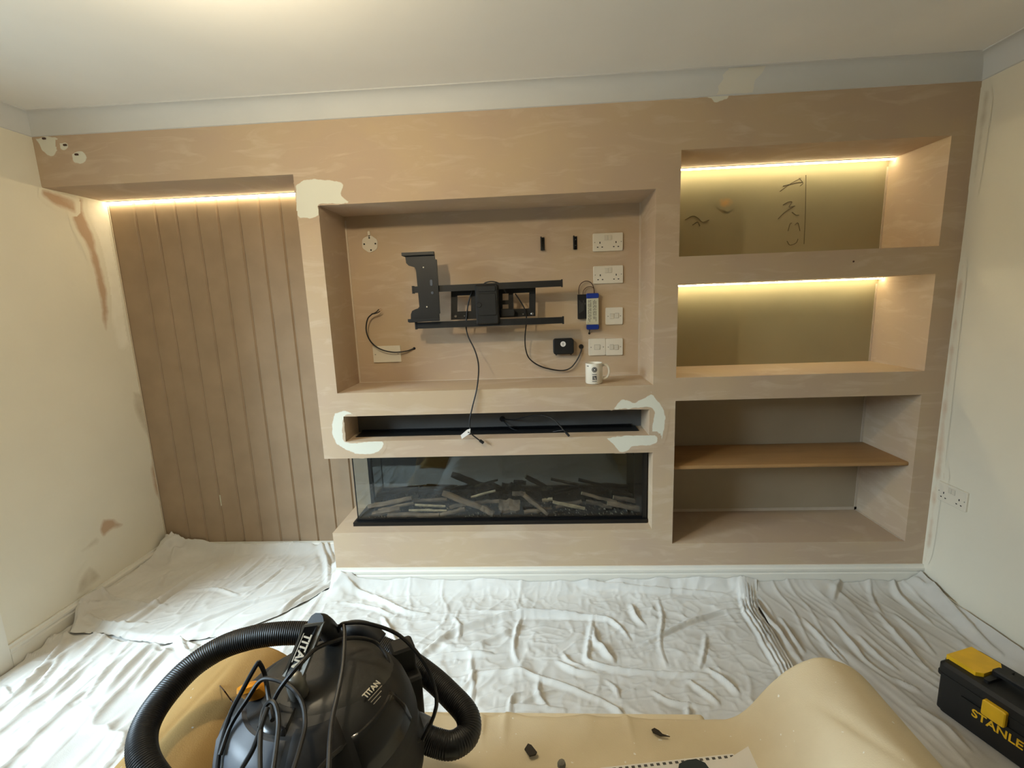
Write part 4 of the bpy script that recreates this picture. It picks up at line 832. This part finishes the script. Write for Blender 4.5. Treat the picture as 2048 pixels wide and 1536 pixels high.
sheet('dust_sheet', 'wide wrinkled white dust sheet covering the floor in front of the fire', 'cloth', np.concatenate([np.arange(XW+0.02, -0.0, 0.008), np.arange(0.0, 2.03, 0.0065)]), lambda x: np.full_like(x, -1.20), lambda x: np.where(x < 0, np.minimum(ledge(x)+0.05, -0.0185), -0.0185), 270, z_center, 0.0,
      xmap=lambda X, Y: np.where(X > 1.85, 1.85+(X-1.85)*((rope_x(Y)+0.045-1.85)/0.18), X))
sheet('dust_sheet', 'greyish dust sheet with long straight creases on the floor below the shelves', 'clothr', np.linspace(1.93, XR-0.018, 140), lambda x: np.full_like(x, -1.75), lambda x: np.full_like(x, -0.0185), 250, z_right, 0.0,
      xmap=lambda X, Y: rope_x(Y)+0.042+(X-1.93)*((XR-0.018-rope_x(Y)-0.042)/(XR-0.018-1.93)))

# ---------------------------------------------------------------- sheets over the sofa (its shape shows through)
ZSEAT, ZARM = 0.45, 0.62
AXR = ([0.0, 1.40, 1.43, 1.462, 1.514, 1.554, 1.584, 1.637, 1.702, 1.754, 1.80, 1.825, 1.85, 1.875, 2.2], [0.45, 0.45, 0.455, 0.465, 0.524, 0.582, 0.607, 0.621, 0.597, 0.548, 0.480, 0.40, 0.22, 0.02, 0.015])
AXL = ([-1.0, 0.02, 0.06, 0.10, 0.133, 0.222, 0.278, 0.349, 0.42, 0.46, 0.50, 0.54, 2.0], [0.015, 0.015, 0.12, 0.38, 0.480, 0.574, 0.621, 0.650, 0.632, 0.595, 0.52, 0.45, 0.45])
def prof(X, T_):
    return sum(np.interp(X+d, *T_) for d in (-0.022, -0.011, 0, 0.011, 0.022))/5
def z_tan(X, Y):
    front = -1.205+0.010*vn(X*4, X*0, 91)+0.006*vn(X*19, X*0, 92)
    Z = prof(X, AXR)
    Z = Z+0.010*ridged(X, Y, -1.5, 3, 20, 95, 4)*sstep(1.5, 1.35, X)*sstep(-1.29, -1.20, Y)+0.002*vn(X*9, Y*9, 96)
    k = np.exp(-(((X-1.575)+0.45*(Y+1.30))/0.012)**2)*np.exp(-((Y+1.36)/0.07)**2); Z = Z-0.006*k
    outer = sstep(1.42, 1.52, X)
    edge = 1-sstep(0.0, 0.085, np.clip(Y-front, 0, 9)); low = np.where(outer > 0.5, 0.02, 0.37)
    low = 0.37*(1-outer)+0.02*outer
    return np.maximum(np.minimum(Z, low+(Z-low)*edge), 0.012)
def z_left_arm(X, Y):
    front = -1.195
    Z = prof(X, AXL)+0.002*vn(X*7, Y*7, 97)-0.004*np.exp(-((X-0.335-0.1*(Y+1.3))/0.010)**2)*sstep(-1.22, -1.3, Y)
    edge = 1-sstep(0.0, 0.06, np.clip(Y-front, 0, 9)); return np.maximum(np.minimum(Z, 0.02+(Z-0.02)*edge), 0.012)
def lay(u, v, zf, up=0.0):
    z = ZSEAT+0.1
    for _ in range(25):
        p = at(u, v, z=z); z = 0.5*z+0.5*(float(zf(np.array([p[0]]), np.array([p[1]]))[0])+up)
    return at(u, v, z=z)
sheet('sofa_cover', 'pale tan dust sheet draped over a sofa seat and its rounded right arm', 'tan', np.arange(0.72, 1.92, 0.006), lambda x: np.full_like(x, -1.98), lambda x: np.full_like(x, -1.10), 170, z_tan, 0.003, group='sofa covers')
sheet('sofa_cover', 'tan dust sheet, its shade painted in brown, over the left sofa arm behind the vacuum hose', 'tan_shaded', np.arange(-0.02, 0.80, 0.006), lambda x: np.full_like(x, -1.98), lambda x: np.full_like(x, -1.12), 170, z_left_arm, 0.0, group='sofa covers')  # left arm wears the tan cloth with its shade painted in

# ---------------------------------------------------------------- wet and dry vacuum cleaner standing on the covered seat
vc = at(640, 1432, z=0.76); VC = np.array((vc[0], vc[1], 0.0)); zb0 = ZSEAT+0.008
tw = np.array((CAM[0]-VC[0], CAM[1]-VC[1], 0)); tw /= np.linalg.norm(tw); rt = np.array((-tw[1], tw[0], 0))
vac = thing('vacuum_cleaner', 'black wet-and-dry vacuum cleaner with ribbed hose and orange switch', 'vacuum cleaner', (VC[0], VC[1], zb0))
q = G(); q.lathe([(0.0, 0.0), (0.125, 0.0), (0.138, 0.02), (0.144, 0.17), (0.148, 0.19)], (VC[0], VC[1], zb0+0.03), 48); part('drum', q, M['blackp'], vac, True)
for k in range(4):
    a = math.radians(45+90*k); c = VC+np.array((0.115*math.cos(a), 0.115*math.sin(a), zb0+0.018)); q = G()
    q.tube([c-rt*0.010, c+rt*0.010], 0.018, 16, 1); part('castor', q, M['blackp'], vac, True)
q = G(); q.lathe([(0.150, 0.0), (0.160, 0.004), (0.162, 0.03), (0.156, 0.04), (0.154, 0.075), (0.150, 0.09)], (VC[0], VC[1], 0.655), 56); part('rim', q, M['blackp'], vac, True)
q = G(); q.lathe([(0.154, 0.0), (0.150, 0.020), (0.142, 0.044), (0.126, 0.066), (0.100, 0.083), (0.066, 0.094), (0.030, 0.099), (0.001, 0.100)], (VC[0], VC[1], 0.735), 56); head = part('head', q, M['blackp'], vac, True)
# glossy top cover panel set on the dome
cc = VC+rt*0.022-tw*0.022; V = []; F = []; nr, ns = 9, 40
def domez(x, y):
    r = math.hypot(x-VC[0], y-VC[1]); pr = [(0.0, .100), (0.030, .099), (0.066, .094), (0.100, .083), (0.126, .066), (0.142, .044), (0.150, .020), (0.156, 0)]
    return 0.735+np.interp(r, [a for a, _ in pr], [b for _, b in pr])
for i in range(nr+1):
    for k in range(ns):
        th = 2*math.pi*k/ns; r = i/nr*0.118*(0.92+0.10*math.cos(2*th)); p = cc+rt*r*math.cos(th)*0.86+tw*r*math.sin(th)*1.0; V.append((p[0], p[1], domez(p[0], p[1])+0.0035*(1 if i < nr else 0)))
for i in range(nr):
    for k in range(ns): F.append((i*ns+k, (i+1)*ns+k, (i+1)*ns+(k+1) % ns, i*ns+(k+1) % ns))
q = G(); q.add(V, F); part('top_cover', q, M['charcoal'], head, True)
def domepatch(name, a0, a1, r0, r1, m, lift=0.004, na=16, nr_=8):
    """a moulded panel following the dome: angles are measured from the side facing the camera, anticlockwise"""
    V = []; F = []
    for i in range(nr_+1):
        for k in range(na+1):
            th = math.radians(a0+(a1-a0)*k/na); r = r0+(r1-r0)*i/nr_; p = VC+(tw*math.cos(th)-rt*math.sin(th))*r
            e = 0 if (i in (0, nr_) or k in (0, na)) else 1; V.append((p[0]+0, p[1], domez(p[0], p[1])+lift*e))
    for i in range(nr_):
        for k in range(na): F.append((i*(na+1)+k, (i+1)*(na+1)+k, (i+1)*(na+1)+k+1, i*(na+1)+k+1))
    q = G(); q.add(V, F); return part(name, q, m, head, True)
domepatch('side_panel', 28, 96, 0.098, 0.149, M['greyp'], 0.006)
domepatch('vent_panel', 30, 62, 0.055, 0.094, M['blackg'], 0.004)
domepatch('label_panel', -62, -18, 0.118, 0.150, M['blackg'], 0.003)
domepatch('front_recess', -14, 24, 0.085, 0.148, M['dark'], 0.003)
# far ridge of the head
q = G(); q.tube([at(682, 1268, z=.80), at(705, 1258, z=.815), at(735, 1262, z=.81), at(760, 1282, z=.795)], 0.016, 12, 5); part('rear_ridge', q, M['blackp'], head, True)
# left shoulder with the switch
def quadprism(P, th, m, name, parent, sm=False, label=None):
    P = [np.array(p) for p in P]; n = np.cross(P[1]-P[0], P[3]-P[0]); n = n/np.linalg.norm(n)
    if n @ (CAM-P[0]) < 0: n = -n
    q = G(); q.prism(list(range(len(P))), lambda k: tuple(P[k]), lambda k: tuple(P[k]-n*th)); return part(name, q, m, parent, sm, label), n
sh = [at(526, 1372, z=.815), at(556, 1348, z=.828), at(566, 1420, z=.832), at(556, 1452, z=.818), at(500, 1470, z=.785), at(468, 1440, z=.77), at(470, 1418, z=.78)]
quadprism(sh, 0.035, M['greyp'], 'switch_housing', head)
q = G(); sw = at(503, 1378, z=.838); V = []
q.lathe([(0.0, -0.02), (0.018, -0.018), (0.020, 0.002), (0.015, 0.010), (0.0, 0.013)], (0, 0, 0), 24, T=lambda p: tuple(sw+rt*p[0]*0.95+(tw*0.55+np.array((0, 0, 0.2)))*p[1]*1.5+(-rt*0.45+np.array((0, 0, 0.85)))*p[2])); part('switch', q, M['orange'], head, True, 'orange rocker switch')
# handle: silver strap with black insert and lettering
HZ0, HZ1 = 0.925, 0.868
HL0, HR0, HL1, HR1 = at(607, 1250, z=HZ0), at(648, 1244, z=HZ0), at(564, 1352, z=HZ1), at(601, 1362, z=HZ1)
hd, hn = quadprism([HL0, HR0, HR1, HL1], 0.020, M['silver'], 'handle', vac)
def hp(a, b, up=0.001): return HL0*(1-a)*(1-b)+HR0*a*(1-b)+HL1*(1-a)*b+HR1*a*b+hn*up
q = G(); P = [hp(.10, .05), hp(.72, .05), hp(.72, 1.0), hp(.16, 1.0)]; q.prism([0, 1, 2, 3], lambda k: tuple(P[k]), lambda k: tuple(P[k]-hn*0.002)); part('handle_insert', q, M['blackg'], hd)
ex = hp(.5, 1)-hp(.5, 0); ey = hp(1, .5)-hp(0, .5)
text_part('handle_lettering', 'TITAN', M['white'], hd, hp(.30, .17, .002), ex, ey, 0.0165, bold=0.0005)
q = G(); P = [hp(.19, .17), hp(.23, .17), hp(.23, .72), hp(.19, .72)]; q.prism([0, 1, 2, 3], lambda k: tuple(P[k]+hn*.0012), lambda k: tuple(P[k])); part('handle_underline', q, M['white'], hd)
q = G(); q.tube([hp(.5, 0.02, -.012), at(645, 1250, z=.905), at(660, 1265, z=.865), at(672, 1280, z=.82)], 0.016, 12, 5); part('handle_foot', q, M['blackp'], hd, True)
q = G(); q.tube([hp(.62, .97, -.012), at(592, 1366, z=.862), at(598, 1385, z=.84), at(600, 1400, z=.80)], 0.014, 12, 5); hf = part('handle_foot', q, M['silver'], hd, True)
# small printed label on the dark band to the right
zdome = lambda X, Y: np.array([domez(float(X[0]), float(Y[0]))])
lp = lay(731, 1402, zdome, 0.003); lex = lay(764, 1366, zdome, 0.003)-lp; ley = lay(724, 1391, zdome, 0.003)-lp
nrm = np.cross(lex, ley); nrm /= np.linalg.norm(nrm)
if nrm @ (CAM-lp) < 0: nrm = -nrm
lp = lp-nrm*0.018
text_part('model_lettering', 'TITAN', M['white'], head, lp+nrm*0.022, lex, ley, 0.0125, bold=0.0002)
q = G(); ux = lex/np.linalg.norm(lex); uy = ley-ux*(ux@ley); uy /= np.linalg.norm(uy)
for k, ln in ((1, .034), (2, .026), (3, .018)):
    o0 = lp+nrm*0.022-uy*(0.0035+0.0050*(k-1)); w0 = 0.0012
    q.add([o0, o0+ux*ln, o0+ux*ln-uy*w0, o0-uy*w0], [(0, 1, 2, 3)])
part('label_lines', q, M['line'], head)
# clip block on the right of the rim, hose port and elbow
for u, v, z, s3 in ((806, 1322, .735, (.022, .020, .038)), (828, 1385, .68, (.014, .02, .045))):
    c = at(u, v, z=z); q = G()
    def T(p, c=c): return tuple(c+rt*p[0]+tw*p[1]+np.array((0, 0, p[2])))
    q.rbox(-s3[0], s3[0], -s3[1], s3[1], -s3[2], s3[2], 0.006, axis='z', ch=0.004, T=T); part('rim_clip', q, M['blackp'], vac)
q = G(); q.tube([at(778, 1600, z=.56), at(790, 1520, z=.615), at(800, 1472, z=.655), at(822, 1462, z=.66), at(850, 1474, z=.655)], 0.031, 20, 6); part('elbow_pipe', q, M['greyp'], vac, True)
q = G(); q.lathe([(0.018, 0), (0.021, 0), (0.021, 0.006), (0.018, 0.006)], (0, 0, 0), 20, T=lambda p: tuple(at(742, 1458, z=.735)+rt*p[0]+np.array((0, 0, 1))*p[1]+tw*p[2])); part('cable_ring', q, M['blackp'], vac, True)
HP = [(838, 1470, .655), (868, 1484, .645), (905, 1490, .64), (935, 1468, .64), (934, 1430, .65), (898, 1388, .665), (856, 1350, .68), (806, 1316, .70), (745, 1290, .72), (680, 1274, .74), (620, 1267, .755), (560, 1267, .765), (500, 1276, .765), (440, 1297, .755), (380, 1337, .74), (325, 1396, .725), (292, 1450, .715), (284, 1500, .705), (303, 1550, .69), (360, 1610, .66), (450, 1650, .60), (540, 1660, .53)]
path = smooth([at(u, v, z=z) for u, v, z in HP], 60)
P_ = np.array(path); cum = np.concatenate([[0], np.cumsum(np.linalg.norm(np.diff(P_, axis=0), axis=1))]); s = np.arange(0, cum[-1], 0.0019)
PP = [np.array([np.interp(t_, cum, P_[:, k]) for k in range(3)]) for t_ in s]
q = G(); q.tube(PP, 0.0225, 18, 1, rf=lambda i, n: (0.0228, 0.0218)[i % 2]); part('hose', q, M['hose'], vac, True, 'ribbed black hose')
def cord(pts): q.tube([at(u, v, z=z) for u, v, z in pts], 0.0033, 8, 8)
q = G()
cord([(677, 1262, .87), (680, 1252, .885), (694, 1246, .89), (740, 1248, .885), (800, 1272, .86), (850, 1328, .82), (872, 1390, .77), (868, 1430, .73), (845, 1480, .70)])
cord([(688, 1250, .888), (689, 1275, .88), (686, 1330, .865), (676, 1385, .855), (666, 1430, .85), (660, 1480, .85), (657, 1560, .85)])
cord([(545, 1405, .86), (565, 1370, .885), (606, 1322, .905), (642, 1292, .89), (700, 1276, .855), (750, 1284, .83), (776, 1320, .81), (776, 1370, .79), (748, 1430, .79), (700, 1480, .80), (655, 1520, .81), (620, 1560, .82)])
cord([(432, 1560, .78), (440, 1500, .80), (460, 1430, .83), (485, 1380, .86), (513, 1330, .89), (520, 1328, .89), (530, 1352, .87), (538, 1400, .85), (545, 1440, .85)])
cord([(440, 1510, .80), (462, 1450, .82), (495, 1398, .85), (520, 1362, .87), (545, 1358, .875), (580, 1373, .87), (604, 1405, .86), (610, 1450, .85), (600, 1495, .85), (585, 1545, .85)])
cord([(520, 1560, .84), (520, 1490, .85), (525, 1430, .86), (537, 1405, .87), (550, 1408, .87), (557, 1440, .86), (553, 1490, .85), (545, 1550, .84)])
cord([(484, 1536, .82), (505, 1500, .84), (520, 1460, .855), (535, 1415, .868)])
cord([(840, 1480, .70), (800, 1500, .72), (740, 1510, .74), (680, 1540, .75)])
part('power_cord', q, M['rubber'], vac, True)
q = G(); q.tube([lay(u, v, z_left_arm, 0.005) for u, v in ((388, 1346), (418, 1352), (440, 1372), (462, 1400), (478, 1420))], 0.0012, 6, 6)
solo('thin_wire', q, M['brown'], tuple(lay(418, 1352, z_left_arm)), 'thin dark wire curving across the left sofa cover', 'wire')

# ---------------------------------------------------------------- toolbox
TO = np.array((2.331, -0.696, 0.016)); eW = np.array((0.94983, 0.31275, 0)); eL = np.array((0.31275, -0.94983, 0)); TL, TWd, TH = 0.335, 0.178, 0.188
TT = lambda p: tuple(TO+eL*p[0]+eW*p[1]+np.array((0, 0, p[2])))
tb = thing('toolbox', 'black plastic toolbox with yellow lid inserts and latch by the right wall', 'toolbox', tuple(TO+eL*TL/2+eW*TWd/2))
q = G(); n = 0.012
q.rbox(0.012, TL-0.012, 0.010, TWd-0.010, 0.0, 0.014, 0.014, axis='z', T=TT); q.rbox(0.004, TL-0.004, 0.004, TWd-0.004, 0.010, 0.135, 0.016, axis='z', T=TT); part('body', q, M['blackp'], tb, True)
q = G(); q.rbox(0.07, TL-0.07, -0.001, 0.01, 0.02, 0.105, 0.006, T=TT); part('front_panel', q, M['blackp'], tb)
q = G(); q.rbox(-0.002, TL+0.002, -0.002, TWd+0.002, 0.132, 0.142, 0.018, axis='z', T=TT); part('lid_seam', q, M['blackp'], tb, True)
q = G(); q.rbox(0.0, TL, 0.0, TWd, 0.142, TH-0.010, 0.018, axis='z', ch=0.010, T=TT); q.rbox(0.105, 0.120, 0.03, TWd-0.03, 0.165, TH, 0.004, axis='z', T=TT); q.rbox(TL-0.120, TL-0.105, 0.03, TWd-0.03, 0.165, TH, 0.004, axis='z', T=TT); lid = part('lid', q, M['blackp'], tb, True)
q = G(); q.rbox(0.10, TL-0.10, 0.072, 0.106, TH+0.004, TH+0.018, 0.007, axis='z', ch=0.004, T=TT)
for l in (0.10, TL-0.118): q.rbox(l, l+0.018, 0.072, 0.106, TH-0.02, TH+0.010, 0.006, axis='z', T=TT)
part('carry_handle', q, M['blackp'], lid)
for l0, l1 in ((0.004, 0.096), (TL-0.096, TL-0.004)):
    q = G(); q.prism([(l0, 0.032), (l1-0.012, 0.032), (l1, 0.05), (l1, TWd-0.05), (l1-0.012, TWd-0.032), (l0, TWd-0.032)], lambda p: TT((p[0], p[1], TH-0.014)), lambda p: TT((p[0], p[1], TH+0.003))); part('organiser_lid', q, M['yellow'], lid, label='yellow clear organiser lid')
q = G(); q.rbox(0.132, 0.190, -0.014, 0.0, 0.100, 0.151, 0.006, ch=0.003, T=TT); part('latch', q, M['yellow'], tb, label='yellow latch')
text_part('lettering', 'STANLEY', M['yellow'], tb, TT((0.106, -0.0016, 0.066)), eL, (0, 0, 1), 0.036, bold=0.0007)
for s in (0,):
    q = G(); q.rbox(-0.008, 0.004, 0.05, TWd-0.05, 0.125, 0.165, 0.004, axis='x', T=TT); part('side_clip', q, M['blackp'], tb)

# ---------------------------------------------------------------- small things on the covered seat
zs_ = ZSEAT+0.010
def flat(name, label, cat, px, z, th, m, group=None):
    P = [at(u, v, z=z) for u, v in px]; q = G(); q.prism(list(range(len(P))), lambda k: tuple(P[k]), lambda k: tuple(P[k]+np.array((0, 0, th))))
    c = sum(P)/len(P); return solo(name, q, m, tuple(c), label, cat, group)
flat('debris_chip', 'dark angular chip on the tan sheet left of the notepad', 'debris', [(1049, 1500), (1056, 1489), (1063, 1492), (1074, 1506), (1071, 1511), (1059, 1514)], zs_, 0.003, M['chip'], 'dark scraps')
flat('debris_flake', 'dark ragged flake near the hem of the tan sheet above the notepad', 'debris', [(1303, 1460), (1309, 1457), (1318, 1462), (1325, 1469), (1340, 1474), (1327, 1473), (1321, 1473), (1306, 1466)], zs_, 0.002, M['chip'], 'dark scraps')
c = at(1123, 1530, z=zs_+0.008); q = G(); random.seed(3)
q.lathe([(0.0, -0.009), (0.007, -0.007), (0.010, 0.0), (0.007, 0.007), (0.0, 0.009)], (0, 0, 0), 9, T=lambda p: (c[0]+p[0]*(0.9+0.2*math.sin(p[2]*300)), c[1]+p[1]*1.1, c[2]+p[2]*(1+20*p[0])))
solo('plaster_lump', q, M['stone'], tuple(c-np.array((0, 0, .009))), 'small grey lump of plaster at the bottom edge of the tan sheet', 'debris')
# spiral notepad: stacked pages, punched strip
zp_ = zs_+0.004
nt_ = thing('notepad', 'white wire-hole notepad lying on the tan sheet at the bottom edge', 'notepad', tuple(at(1370, 1530, z=zp_)))
n0, n1 = at(1220, 1534, z=zp_), at(1465, 1508, z=zp_); ed = (n1-n0)/np.linalg.norm(n1-n0); pd = np.array((ed[1], -ed[0], 0)); wN = np.linalg.norm(n1-n0)
q = G()
for k in range(4):
    o0 = n0+np.array((0, 0, 0.0012*k))-ed*0.02+pd*0.0015*k; P = [o0, o0+ed*(wN+0.02), o0+ed*(wN+0.02)+pd*0.24, o0+pd*0.24]
    q.prism([0, 1, 2, 3], lambda k_: tuple(P[k_]), lambda k_: tuple(P[k_]+np.array((0, 0, 0.0009))))
part('pages', q, M['paper'], nt_)
q = G(); nh = 20
for k in range(nh):
    o0 = n0+ed*(wN*(k+0.5)/nh)+pd*0.009+np.array((0, 0, 0.0053)); q.box(-0.0032, 0.0032, -0.0022, 0.0022, -0.0008, 0.0002, T=lambda p: tuple(o0+ed*p[0]+pd*p[1]+np.array((0, 0, p[2]))))
part('punched_holes', q, M['print'], nt_)
flat('loose_paper', 'blank white sheet of paper lying at an angle over the notepad', 'paper', [(1448, 1524), (1503, 1489), (1545, 1540), (1590, 1600), (1480, 1640), (1400, 1560)], zp_+0.007, 0.0012, M['paper'])
flat('phone_case', 'dark teal flat item on the notepad, cut off by the bottom edge', 'case', [(1358, 1534), (1372, 1527), (1392, 1524), (1410, 1532), (1430, 1560), (1400, 1600), (1350, 1580)], zp_+0.0058, 0.008, M['teal'])
for u, v, lab in ((1598, 1392, 'left one of two tiny white flakes on the right sofa arm'), (1638, 1443, 'right one of two tiny white flakes on the right sofa arm')):
    pass
